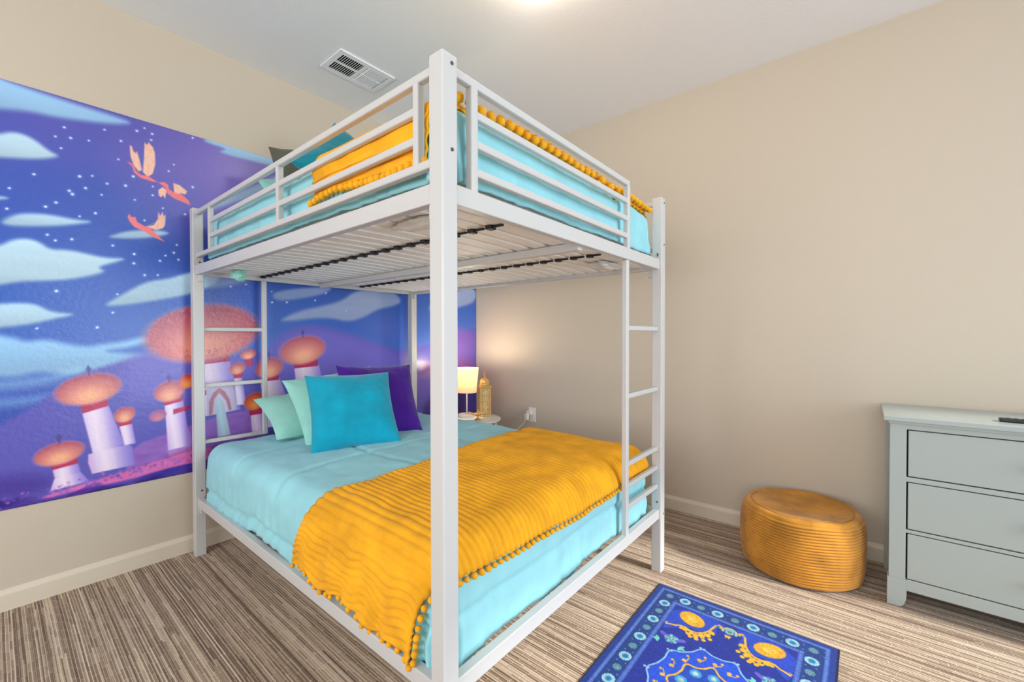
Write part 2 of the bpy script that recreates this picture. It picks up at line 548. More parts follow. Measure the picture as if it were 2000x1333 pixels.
# ------------------------------------------------------------------ painting tools for the print on the wall and the rug
ART = {
 'clouds': [
  ([(-2.869,2.253),(-2.842,2.234),(-2.616,2.221),(-2.485,2.218),(-2.423,2.21),(-2.472,2.186),(-2.548,2.165),(-2.616,2.15),(-2.697,2.135),(-2.757,2.132),(-2.843,2.11),(-2.897,2.088)],'cl',8,0.9),
  ([(-2.885,1.984),(-2.844,2.005),(-2.816,2.024),(-2.78,2.028),(-2.744,2.013),(-2.706,1.981),(-2.67,1.965),(-2.744,1.93),(-2.845,1.907),(-2.886,1.898)],'cw',6,0.95),
  ([(-2.888,1.732),(-2.847,1.747),(-2.819,1.743),(-2.847,1.729),(-2.888,1.72)],'cw',4,0.8),
  ([(-2.845,1.642),(-2.806,1.679),(-2.762,1.693),(-2.701,1.699),(-2.621,1.693),(-2.561,1.696),(-2.67,1.655),(-2.792,1.629),(-2.837,1.627)],'cw',6,0.9),
  ([(-2.89,1.522),(-2.849,1.539),(-2.814,1.571),(-2.77,1.582),(-2.736,1.571),(-2.706,1.544),(-2.655,1.552),(-2.589,1.543),(-2.528,1.532),(-2.451,1.54),(-2.492,1.515),(-2.555,1.485),(-2.523,1.464),(-2.623,1.423),(-2.704,1.405),(-2.794,1.394),(-2.851,1.374),(-2.892,1.364)],'cw',6,0.95),
  ([(-2.542,1.302),(-2.465,1.364),(-2.378,1.435),(-2.285,1.457),(-2.219,1.491),(-2.127,1.52),(-2.055,1.494),(-2.08,1.446),(-2.187,1.384),(-2.348,1.338),(-2.466,1.309)],'cw',6,0.9),
  ([(-2.892,1.29),(-2.852,1.295),(-2.802,1.302),(-2.751,1.3),(-2.705,1.266),(-2.625,1.26),(-2.69,1.239),(-2.767,1.21),(-2.853,1.194),(-2.893,1.193)],'cw',6,0.9),
  ([(-2.894,1.164),(-2.853,1.164),(-2.811,1.151),(-2.782,1.135),(-2.722,1.146),(-2.659,1.124),(-2.593,1.109),(-2.541,1.122),(-2.468,1.131),(-2.38,1.161),(-2.361,1.13),(-2.468,1.096),(-2.541,1.088),(-2.449,1.076),(-2.351,1.062),(-2.289,1.054),(-2.411,1.018),(-2.542,1.001),(-2.644,0.976),(-2.739,1.006),(-2.813,0.982),(-2.895,0.995)],'cl',9,0.85),
  ([(-2.896,0.974),(-2.798,0.977),(-2.693,0.991),(-2.594,1.018),(-2.677,0.956),(-2.77,0.934),(-2.896,0.925)],'cl',12,0.5),
  ([(-2.896,0.9),(-2.799,0.893),(-2.678,0.902),(-2.77,0.859),(-2.897,0.858)],'cl',12,0.45),
  ([(-2.509,1.64),(-2.444,1.677),(-2.345,1.698),(-2.304,1.7),(-2.279,1.692),(-2.345,1.661),(-2.434,1.638),(-2.509,1.63)],'cw',5,0.85),
  ([(-2.126,2.236),(-2.023,2.26),(-1.946,2.246),(-1.809,2.252),(-1.69,2.262),(-1.69,2.204),(-1.809,2.193),(-1.92,2.189),(-1.999,2.185),(-2.061,2.19),(-2.011,2.218),(-2.121,2.221)],'cl',5,0.9),
  ([(-2.125,1.837),(-2.051,1.925),(-1.948,2.003),(-1.781,2.115),(-1.69,2.188),(-1.495,2.262),(-1.496,2.094),(-1.782,2.022),(-1.949,1.944),(-2.027,1.896)],'cw',8,0.8),
  ([(-1.792,1.416),(-1.696,1.449),(-1.568,1.473),(-1.394,1.495),(-1.431,1.45),(-1.568,1.406),(-1.757,1.369)],'cp',6,0.7),
  ([(-1.752,1.252),(-1.621,1.321),(-1.481,1.355),(-1.328,1.401),(-1.243,1.472),(-1.079,1.515),(-0.901,1.499),(-0.83,1.424),(-0.901,1.388),(-1.045,1.358),(-1.156,1.294),(-1.283,1.254),(-1.396,1.279),(-1.536,1.275),(-1.666,1.251)],'cp',8,0.8),
  ([(-2.116,1.488),(-2.03,1.512),(-1.871,1.514),(-1.926,1.472),(-2.055,1.431),(-2.116,1.415)],'cp',8,0.6),
  ([(-0.603,1.396),(-0.228,1.574),(-0.007,1.607),(-0.007,1.473),(-0.197,1.416),(-0.494,1.349)],'cp',10,0.8),
 ],
 'base': [
  ([(-2.911,0.754),(-2.857,0.784),(-2.755,0.857),(-2.661,0.954),(-2.559,1.006),(-2.469,1.039),(-2.371,1.068),(-2.267,1.07),(-2.132,1.037),(-1.956,1.06),(-1.818,1.055),(-1.744,1.164),(-1.635,1.213),(-1.502,1.228),(-1.284,1.175),(-1.081,1.1),(-0.808,1.023),(-0.008,1.235),(0.068,1.236),(0.06,-0.999),(-2.917,0.229)],'hill',6,1),
  ([(-2.469,1.039),(-2.371,1.112),(-2.266,1.129),(-2.131,1.065),(-1.818,1.024),(-1.82,0.838),(-2.471,0.801)],'hill2',14,0.5),
  ([(-1.818,1.055),(-1.698,1.18),(-1.502,1.215),(-1.205,1.145),(-0.808,1.023),(-0.812,0.336),(-1.822,0.527)],'hill2',20,0.7),
  ([(-0.495,1.229),(-0.008,1.235),(-0.009,0.854),(-0.496,0.883)],'pur',16,0.7),
  ([(-0.658,0.976),(-0.009,0.949),(-0.01,0.782),(-0.658,0.809)],'mag',12,0.5),
  ([(-0.659,0.746),(-0.01,0.734),(0.066,0.728),(0.062,-0.414),(-0.664,-0.196)],'deep',12,0.95),
  ([(-2.913,0.576),(-2.773,0.562),(-2.697,0.52),(-2.744,0.464),(-2.914,0.471)],'dark',14,0.7),
 ],
 'castle': [
  ([(-2.464,0.535),(-2.431,0.617),(-2.313,0.647),(-2.2,0.676),(-2.086,0.706),(-1.821,0.745),(-1.823,0.465),(-2.201,0.488),(-2.455,0.47)],'wall1',4,1),
  ([(-2.303,0.677),(-2.2,0.687),(-2.201,0.502),(-2.294,0.496)],'wall2',3,1),
  ([(-2.356,0.51),(-2.201,0.566),(-2.201,0.53),(-2.377,0.489)],'red',5,0.5),
  ([(-2.752,0.446),(-2.666,0.465),(-2.492,0.492),(-2.356,0.516),(-2.194,0.542),(-2.013,0.54),(-1.793,0.553),(-1.703,0.553),(-1.704,0.473),(-2.013,0.49),(-2.195,0.473),(-2.397,0.455),(-2.547,0.449),(-2.682,0.446),(-2.742,0.434)],'path',3,1),
  ([(-2.914,0.471),(-2.774,0.466),(-2.729,0.437),(-2.65,0.435),(-2.582,0.466),(-2.538,0.442),(-2.436,0.445),(-2.315,0.466),(-2.195,0.473),(-2.013,0.475),(-1.704,0.466),(-1.21,0.411),(-1.214,-0.104),(-2.916,0.334)],'dark',4,1),
  ([(-2.65,0.43),(-2.599,0.463),(-2.565,0.473),(-2.538,0.447),(-2.6,0.43),(-2.65,0.414)],'dark2',3,0.8),
  ([(-2.397,0.46),(-2.272,0.472),(-2.201,0.475),(-2.202,0.439),(-2.336,0.44),(-2.417,0.447)],'blue',3,0.7),
 ],
 'dome': [
  (-2.124,1.177,0.264,0.157,0.0,'pk'),
  (-2.587,0.912,0.113,0.072,-0.1,'or'),
  (-2.686,0.631,0.08,0.051,-0.21,'or'),
  (-2.465,0.775,0.04,0.038,-0.14,'or'),
  (-2.289,0.871,0.064,0.054,-0.1,'or'),
  (-2.337,0.751,0.035,0.029,-0.14,'dim'),
  (-1.598,1.068,0.147,0.092,-0.03,'or'),
  (-1.802,0.964,0.079,0.062,-0.06,'or'),
  (-1.975,0.972,0.042,0.035,-0.06,'or'),
  (-1.918,1.052,0.043,0.03,-0.03,'or'),
  (-1.885,0.771,0.058,0.052,-0.12,'hot'),
  (-2.213,0.917,0.036,0.038,-0.08,'hot'),
 ],
 'tower': [
  ([(-2.16,1.01),(-2.014,1.021),(-1.979,0.824),(-1.959,0.732),(-2.153,0.716),(-2.168,0.872)],'tw',2),
  ([(-2.166,1.066),(-2.018,1.091),(-2.011,1.015),(-2.16,1.002)],'neck',2),
  ([(-2.161,0.857),(-1.997,0.879),(-1.992,0.855),(-2.157,0.831)],'neck',2),
  ([(-2.613,0.805),(-2.524,0.83),(-2.467,0.629),(-2.577,0.598)],'tw',2),
  ([(-2.622,0.859),(-2.529,0.882),(-2.522,0.825),(-2.611,0.8)],'neck',2),
  ([(-2.594,0.606),(-2.457,0.627),(-2.438,0.613),(-2.43,0.52),(-2.582,0.512),(-2.595,0.566)],'tw',2),
  ([(-2.709,0.564),(-2.629,0.576),(-2.619,0.524),(-2.701,0.514)],'tw',2),
  ([(-2.717,0.594),(-2.633,0.605),(-2.627,0.573),(-2.711,0.56)],'neck',2),
  ([(-2.704,0.519),(-2.619,0.528),(-2.591,0.48),(-2.717,0.468)],'tw',2),
  ([(-2.486,0.723),(-2.439,0.73),(-2.425,0.626),(-2.467,0.624)],'tw',2),
  ([(-2.494,0.749),(-2.441,0.759),(-2.437,0.725),(-2.487,0.718)],'neck',2),
  ([(-2.31,0.806),(-2.232,0.823),(-2.201,0.571),(-2.297,0.564)],'tw',2),
  ([(-2.318,0.823),(-2.236,0.84),(-2.23,0.815),(-2.308,0.798)],'neck',2),
  ([(-2.274,0.774),(-2.203,0.787),(-2.201,0.765),(-2.274,0.748)],'neck',2),
  ([(-1.656,0.965),(-1.497,0.97),(-1.418,0.625),(-1.623,0.638)],'tw',2),
  ([(-1.668,1.011),(-1.507,1.018),(-1.501,0.96),(-1.653,0.952)],'neck',2),
  ([(-1.854,0.903),(-1.746,0.901),(-1.64,0.591),(-1.822,0.605)],'tw',2),
  ([(-1.854,0.918),(-1.752,0.92),(-1.746,0.888),(-1.851,0.884)],'neck',2),
  ([(-1.994,0.934),(-1.952,0.934),(-1.932,0.759),(-1.98,0.759)],'tw',2),
  ([(-1.996,0.949),(-1.952,0.949),(-1.949,0.916),(-1.991,0.914)],'neck',2),
  ([(-1.935,1.023),(-1.897,1.027),(-1.892,0.982),(-1.93,0.981)],'neck',2),
  ([(-1.911,0.732),(-1.844,0.729),(-1.822,0.589),(-1.901,0.588)],'tw',2),
  ([(-1.919,0.739),(-1.844,0.738),(-1.841,0.692),(-1.911,0.689)],'neck',2),
  ([(-2.128,0.868),(-1.997,0.885),(-1.98,0.735),(-2.125,0.72)],'gate',2),
  ([(-2.115,0.719),(-2.115,0.796),(-2.095,0.842),(-2.065,0.87),(-2.036,0.841),(-2.016,0.798),(-2.006,0.739),(-2.019,0.734),(-2.033,0.792),(-2.066,0.839),(-2.09,0.807),(-2.101,0.723)],'arch',1),
  ([(-2.081,0.714),(-2.081,0.792),(-2.063,0.815),(-2.046,0.787),(-2.012,0.593),(-2.075,0.59)],'gatelt',2),
 ],
 'birds': [
  ([(-2.434,2.098),(-2.426,2.095),(-2.421,2.075),(-2.411,2.065),(-2.407,2.077),(-2.398,2.039),(-2.388,1.989),(-2.402,1.979),(-2.421,2.007),(-2.431,2.046)],'wing'),
  ([(-2.377,2.13),(-2.367,2.121),(-2.361,2.138),(-2.353,2.125),(-2.345,2.118),(-2.337,2.089),(-2.336,2.033),(-2.347,1.983),(-2.367,1.961),(-2.385,1.982),(-2.38,2.05)],'wing'),
  ([(-2.444,2.015),(-2.429,2.012),(-2.418,1.998),(-2.412,1.979),(-2.393,1.964),(-2.367,1.967),(-2.347,1.957),(-2.326,1.944),(-2.349,1.943),(-2.393,1.949),(-2.418,1.967),(-2.425,1.995)],'bird'),
  ([(-2.263,1.959),(-2.237,1.955),(-2.204,1.931),(-2.211,1.913),(-2.233,1.913),(-2.238,1.901),(-2.259,1.907)],'wing'),
  ([(-2.325,1.906),(-2.308,1.926),(-2.291,1.914),(-2.298,1.87),(-2.306,1.884),(-2.315,1.872),(-2.323,1.88)],'wing'),
  ([(-2.324,1.945),(-2.301,1.954),(-2.285,1.945),(-2.281,1.922),(-2.259,1.909),(-2.227,1.909),(-2.198,1.884),(-2.189,1.859),(-2.22,1.868),(-2.26,1.88),(-2.289,1.899),(-2.298,1.928)],'bird'),
  ([(-2.375,1.71),(-2.345,1.724),(-2.328,1.759),(-2.326,1.796),(-2.318,1.776),(-2.309,1.797),(-2.303,1.774),(-2.297,1.786),(-2.299,1.733),(-2.308,1.715),(-2.335,1.7)],'wing'),
  ([(-2.445,1.744),(-2.439,1.761),(-2.431,1.747),(-2.416,1.75),(-2.409,1.727),(-2.385,1.713),(-2.361,1.708),(-2.335,1.679),(-2.3,1.646),(-2.345,1.661),(-2.385,1.685),(-2.42,1.699),(-2.437,1.721)],'bird'),
 ],
 'stars': [
  (-2.657,2.102),
  (-2.524,2.14),
  (-2.406,2.178),
  (-2.377,2.202),
  (-2.347,2.184),
  (-2.351,2.152),
  (-2.685,2.051),
  (-2.637,2.061),
  (-2.578,2.07),
  (-2.466,2.107),
  (-2.668,2.005),
  (-2.476,2.015),
  (-2.751,1.864),
  (-2.61,1.895),
  (-2.568,1.909),
  (-2.821,1.785),
  (-2.644,1.82),
  (-2.634,1.807),
  (-2.591,1.846),
  (-2.517,1.887),
  (-2.451,1.895),
  (-2.537,1.829),
  (-2.422,1.948),
  (-2.282,2.015),
  (-2.26,2.056),
  (-2.347,1.918),
  (-2.348,1.874),
  (-2.179,1.96),
  (-2.417,1.834),
  (-2.686,1.757),
  (-2.718,1.731),
  (-2.829,1.697),
  (-2.559,1.737),
  (-2.612,1.711),
  (-2.307,1.818),
  (-2.381,1.74),
  (-2.214,1.807),
  (-2.714,1.608),
  (-2.69,1.587),
  (-2.638,1.601),
  (-2.5,1.595),
  (-2.251,1.638),
  (-2.422,1.565),
  (-2.264,1.595),
  (-2.299,1.575),
  (-2.322,1.545),
  (-2.245,1.561),
  (-2.424,1.519),
  (-2.383,1.465),
  (-2.331,1.471),
  (-2.689,1.361),
  (-2.486,1.362),
  (-2.503,1.272),
  (-2.558,1.2),
  (-2.749,1.193),
  (-2.177,2.224),
  (-1.786,1.429),
  (-1.784,1.364),
  (-1.697,1.369),
  (-1.518,1.393),
  (-1.445,1.446),
  (-1.302,1.335),
  (-2.005,1.441),
  (-1.926,1.46),
  (-0.291,1.231),
  (-0.167,1.002),
  (-0.213,0.591),
  (-0.104,0.625),
 ],
}


class Canvas:
    """colour sampled on a regular grid; coordinates in metres"""
    def __init__(s, a0, a1, b0, b1, step):
        s.na, s.nb = int((a1 - a0) / step) + 1, int((b1 - b0) / step) + 1
        s.a = np.linspace(a0, a1, s.na)
        s.b = np.linspace(b0, b1, s.nb)
        s.step = step
        s.A, s.B = np.meshgrid(s.a, s.b, indexing='ij')
        s.c = np.zeros((s.na, s.nb, 3))

    @staticmethod
    def smooth(pts, it=2):
        pts = np.array(pts, float)
        for _ in range(it):
            q = np.roll(pts, -1, 0)
            pts = np.stack([pts * .75 + q * .25, pts * .25 + q * .75], 1).reshape(-1, 2)
        return pts

    def mask_poly(s, pts, blur):
        m = np.zeros(s.A.shape)
        pts = np.array(pts, float)
        pad = blur * 2 + s.step * 2
        i0, i1 = np.searchsorted(s.a, [pts[:, 0].min() - pad, pts[:, 0].max() + pad])
        j0, j1 = np.searchsorted(s.b, [pts[:, 1].min() - pad, pts[:, 1].max() + pad])
        if i1 <= i0 or j1 <= j0:
            return m
        A, B = s.A[i0:i1, j0:j1], s.B[i0:i1, j0:j1]
        ins = np.zeros(A.shape, bool)
        d2 = np.full(A.shape, 1e9)
        n = len(pts)
        for k in range(n):
            x1, y1 = pts[k]
            x2, y2 = pts[(k + 1) % n]
            if y1 != y2:
                c = (y1 > B) != (y2 > B)
                xi = (x2 - x1) * (B - y1) / (y2 - y1) + x1
                ins ^= c & (A < xi)
            dx, dy = x2 - x1, y2 - y1
            t = np.clip(((A - x1) * dx + (B - y1) * dy) / (dx * dx + dy * dy + 1e-12), 0, 1)
            d2 = np.minimum(d2, (A - x1 - t * dx) ** 2 + (B - y1 - t * dy) ** 2)
        d = np.sqrt(d2) * np.where(ins, 1, -1)
        w = max(blur, s.step * .7)
        m[i0:i1, j0:j1] = np.clip(d / w * .5 + .5, 0, 1)
        m = m * m * (3 - 2 * m)
        return m

    def put(s, m, col):
        col = np.array(col, float)
        s.c = s.c * (1 - m[..., None]) + (col if col.ndim == 3 else col[None, None, :]) * m[..., None]

    def poly(s, pts, col, blur=0.0, alpha=1.0, it=0):
        s.put(s.mask_poly(Canvas.smooth(pts, it) if it else pts, blur) * alpha, col)

    def disc(s, x, y, r, col, soft=None, alpha=1.0, ry=None, rot=0.0):
        dx, dy = s.A - x, s.B - y
        if rot:
            c_, s_ = math.cos(rot), math.sin(rot)
            dx, dy = dx * c_ + dy * s_, -dx * s_ + dy * c_
        d = np.sqrt((dx / r) ** 2 + (dy / (ry or r)) ** 2)
        w = (soft if soft is not None else s.step) / r
        m = np.clip((1 - d) / max(w, 1e-6) * .5 + .5, 0, 1) * alpha
        s.put(m, col)

    def line(s, pts, w, col, alpha=1.0):
        pts = np.array(pts, float)
        for k in range(len(pts) - 1):
            x1, y1 = pts[k]
            x2, y2 = pts[k + 1]
            pad = w * 2
            i0, i1 = np.searchsorted(s.a, [min(x1, x2) - pad, max(x1, x2) + pad])
            j0, j1 = np.searchsorted(s.b, [min(y1, y2) - pad, max(y1, y2) + pad])
            if i1 <= i0 or j1 <= j0:
                continue
            A, B = s.A[i0:i1, j0:j1], s.B[i0:i1, j0:j1]
            dx, dy = x2 - x1, y2 - y1
            t = np.clip(((A - x1) * dx + (B - y1) * dy) / (dx * dx + dy * dy + 1e-12), 0, 1)
            d = np.sqrt((A - x1 - t * dx) ** 2 + (B - y1 - t * dy) ** 2)
            m = np.clip((w / 2 - d) / s.step + .5, 0, 1)[..., None] * alpha
            s.c[i0:i1, j0:j1] = s.c[i0:i1, j0:j1] * (1 - m) + np.array(col, float) * m

    def noise(s, sx, sy, seed):
        r = np.random.RandomState(seed)
        nx, ny = int((s.a[-1] - s.a[0]) * sx) + 3, int((s.b[-1] - s.b[0]) * sy) + 3
        g = r.rand(nx, ny)
        u = (s.A - s.a[0]) * sx
        v = (s.B - s.b[0]) * sy
        i, j = u.astype(int), v.astype(int)
        fu, fv = u - i, v - j
        fu, fv = fu * fu * (3 - 2 * fu), fv * fv * (3 - 2 * fv)
        return (g[i, j] * (1 - fu) + g[i + 1, j] * fu) * (1 - fv) + (g[i, j + 1] * (1 - fu) + g[i + 1, j + 1] * fu) * fv

    def linear(s):
        c = np.clip(s.c / 255.0, 0, 1)
        return np.where(c <= 0.04045, c / 12.92, ((c + 0.055) / 1.055) ** 2.4)


def set_colors(me, cols):
    ca = me.color_attributes.new('Col', 'FLOAT_COLOR', 'POINT')
    a = np.ones((cols.shape[0], 4), np.float32)
    a[:, :3] = cols
    ca.data.foreach_set('color', a.reshape(-1))


def slab_from_canvas(cv, name, to_world, thick_vec):
    """front sheet with the canvas colours, plus a back sheet and edges so that the print has thickness"""
    na, nb = cv.na, cv.nb
    P = to_world(cv.A, cv.B)
    me = bpy.data.meshes.new(name)
    nv = na * nb
    idx = np.arange(nv).reshape(na, nb)
    q = np.stack([idx[:-1, :-1], idx[1:, :-1], idx[1:, 1:], idx[:-1, 1:]], -1).reshape(-1, 4)
    per = np.concatenate([idx[:, 0], idx[-1, 1:], idx[-2::-1, -1], idx[0, -2:0:-1]])
    k = len(per)
    back = P.reshape(-1, 3)[per] + np.array(thick_vec)
    V = np.concatenate([P.reshape(-1, 3), back])
    bi = nv + np.arange(k)
    side = np.stack([per, bi, np.roll(bi, -1), np.roll(per, -1)], -1)
    q = np.concatenate([q, side])
    me.vertices.add(len(V))
    me.vertices.foreach_set('co', V.reshape(-1).astype(np.float32))
    me.loops.add(q.size)
    me.loops.foreach_set('vertex_index', q.reshape(-1).astype(np.int32))
    me.polygons.add(len(q))
    me.polygons.foreach_set('loop_start', np.arange(0, q.size, 4, dtype=np.int32))
    me.update(calc_edges=True)
    me.validate()
    c = cv.linear().reshape(-1, 3)
    set_colors(me, np.concatenate([c, c[per]]))
    return me


def cvd(cv, p, r, col, alpha=1.0):
    """small disc painted only in its neighbourhood"""
    pad = r + cv.step * 2
    i0, i1 = np.searchsorted(cv.a, [p[0] - pad, p[0] + pad])
    j0, j1 = np.searchsorted(cv.b, [p[1] - pad, p[1] + pad])
    if i1 <= i0 or j1 <= j0:
        return
    A, B = cv.A[i0:i1, j0:j1], cv.B[i0:i1, j0:j1]
    d = np.sqrt((A - p[0]) ** 2 + (B - p[1]) ** 2)
    m = (np.clip((r - d) / cv.step + .5, 0, 1) * alpha)[..., None]
    cv.c[i0:i1, j0:j1] = cv.c[i0:i1, j0:j1] * (1 - m) + np.array(col, float) * m


def paint_mural():
    cv = Canvas(-3.0, -0.004, 0.425, 2.237, 0.0036)
    # night sky : violet blue above, clear blue in the middle, softer towards the hills
    z = cv.B
    t = np.clip((z - 0.425) / 1.812, 0, 1)[..., None]
    stops = [(0.0, (60, 50, 150)), (0.35, (62, 100, 190)), (0.55, (50, 92, 182)), (0.72, (58, 84, 178)), (1.0, (76, 78, 168))]
    c = np.zeros(cv.c.shape)
    for (p0, c0), (p1, c1) in zip(stops[:-1], stops[1:]):
        m = (t >= p0) & (t <= p1)
        f_ = np.clip((t - p0) / (p1 - p0), 0, 1)
        c = np.where(m, np.array(c0) * (1 - f_) + np.array(c1) * f_, c)
    cv.c = c.astype(float)
    n1 = cv.noise(3, 5, 1)[..., None]
    cv.c += (n1 - .5) * np.array([26, 10, 8])
    cv.disc(-1.98, 2.03, 0.26, (158, 118, 196), soft=0.34, alpha=.75)
    cols = dict(cl=(158, 208, 240), cw=(190, 222, 236), cp=(178, 192, 222), hill=(88, 84, 178), hill2=(112, 102, 198), pur=(120, 84, 172),
                mag=(160, 84, 150), deep=(58, 48, 128), dark=(62, 40, 140), dark2=(96, 50, 160), wall1=(142, 96, 186), wall2=(172, 126, 206),
                red=(170, 60, 110), path=(214, 104, 176), blue=(50, 40, 160), neck=(190, 44, 92), tw=(198, 176, 230), gate=(222, 206, 236),
                arch=(196, 130, 150), gatelt=(190, 214, 230), wing=(250, 196, 170), bird=(240, 122, 128))
    streak = cv.noise(4, 40, 3)
    for pts, k, blur, al in ART['clouds']:
        m = cv.mask_poly(Canvas.smooth(pts, 2), blur / 1000 * 2.2) * al
        col = np.array(cols[k], float)
        # brighter billows on top, bluer underneath
        ys = np.array(pts)[:, 1]
        g = np.clip((cv.B - ys.min()) / (np.ptp(ys) + 1e-3), 0, 1)[..., None]
        cv.put(m, col * (.86 + .18 * g) + (streak[..., None] - .5) * 8)
    for x, y in ART['stars']:
        r = rnd.uniform(.0028, .0046)
        cvd(cv, (x, y), r * 2.6, (110, 140, 220), .30)
        cvd(cv, (x, y), r * 1.6, (150, 180, 240), .4)
        cvd(cv, (x, y), r, (236, 246, 255))
    for pts, k, blur, al in ART['base']:
        cv.poly(pts, cols[k], blur / 1000 * 3, al, it=2)
    hn = cv.noise(20, 60, 8)
    for pts, k, blur, al in ART['castle']:
        m = cv.mask_poly(Canvas.smooth(pts, 1), blur / 1000 * 2)
        cv.put(m * al, np.array(cols[k], float) + (hn[..., None] - .5) * (50 if k.startswith('dark') else 18))
    # towers, each shaded round with soft lilac sides as in the print
    for pts, k, w in ART['tower']:
        m = cv.mask_poly(pts, .003)
        P_ = np.array(pts)
        mid = P_[:, 0].mean() - (cv.B - P_[:, 1].mean()) * 0.12
        half = (np.ptp(P_[:, 0])) / 2 + .01
        u = np.clip((cv.A - mid) / half, -1.2, 1.2)
        base = np.array(cols[k], float)
        if k == 'tw':
            lit = np.clip(1 - np.abs(u + .25) / .75, 0, 1)[..., None]
            right = np.clip((u - .1) / .8, 0, 1)[..., None]
            left = np.clip((-u - .55) / .5, 0, 1)[..., None]
            col = base * 1.0 + (np.array([244, 226, 242]) - base) * lit * .9
            col = col * (1 - right) + np.array([132, 118, 212.]) * right
            col = col * (1 - left * .6) + np.array([214, 150, 206.]) * left * .6
        else:
            col = base * (1 - .16 * np.clip(np.abs(u), 0, 1)[..., None])
        cv.put(m, col)
    for cx, cy, rx, ry, sl, st in ART['dome']:
        rx, ry = abs(rx), abs(ry)
        dx = cv.A - cx
        dy = cv.B - cy - (sl * .0 + .12) * dx
        d = np.sqrt((dx / rx) ** 2 + (dy / ry) ** 2)
        m = np.clip((1 - d) / .10 * .5 + .5, 0, 1)
        hot = np.clip(1.15 - np.sqrt((dx / rx) ** 2 + ((dy + ry * .45) / (ry * 1.1)) ** 2), 0, 1)[..., None]
        edge = {'or': (178, 84, 104), 'pk': (168, 78, 104), 'hot': (190, 62, 44), 'dim': (160, 90, 150)}[st]
        ctr = {'or': (250, 176, 138), 'pk': (246, 160, 138), 'hot': (255, 160, 80), 'dim': (206, 130, 150)}[st]
        col = np.array(edge, float) * (1 - hot) + np.array(ctr, float) * hot
        rim = np.clip((d - .9) / .12, 0, 1)[..., None]
        col = col * (1 - .5 * rim) + np.array([196, 160, 206.]) * .5 * rim
        cv.put(m, col)
        if st == 'or' and rx > .05:
            cv.line([(cx, cy + ry * .9), (cx - .004, cy + ry + .035)], .006, (70, 60, 130))
            cv.disc(cx - .002, cy + ry + .02, .009, (80, 60, 130))
    # speckled glow on the large dome and pebbles along the ground
    big = ART['dome'][0]
    for _ in range(900):
        an, rr = rnd.uniform(0, 2 * PI), rnd.uniform(.35, .98) ** .5
        cvd(cv, (big[0] + abs(big[2]) * rr * math.cos(an), big[1] + abs(big[3]) * rr * math.sin(an) + .12 * abs(big[2]) * rr * math.cos(an)), .0032, rnd.choice([(206, 92, 92), (232, 140, 120), (176, 78, 104)]), .55)
    for _ in range(420):
        a_ = rnd.uniform(-2.9, -1.3)
        b_ = .462 + max(0, (a_ + 2.75)) * .085 + rnd.gauss(0, .012)
        cvd(cv, (a_, b_), rnd.uniform(.003, .008), rnd.choice([(206, 120, 200), (150, 100, 210), (120, 80, 190), (80, 60, 160)]), .45)
    for pts, k in ART['birds']:
        m = cv.mask_poly(pts, .002)
        cv.put(m, cols[k])
        P_ = np.array(pts)
        if k == 'wing':
            c0 = P_.mean(0)
            for i in range(0, len(P_), 2):
                cv.line([tuple(c0 * .6 + P_[i] * .4), tuple(P_[i] * .92 + c0 * .08)], .003, (236, 140, 132), .7)
    cv.c = cv.c * 1.04 + 3
    me = slab_from_canvas(cv, 'wall_mural', lambda a, b: np.stack([np.full_like(a, 0.0035), a, b], -1), (-0.003, 0, 0))
    o = link('wall_mural', me, M['mural'])
    tag(o, 'glossy mural of starry violet sky, clouds, pink birds and domed towers on the left wall', 'mural')


paint_mural()


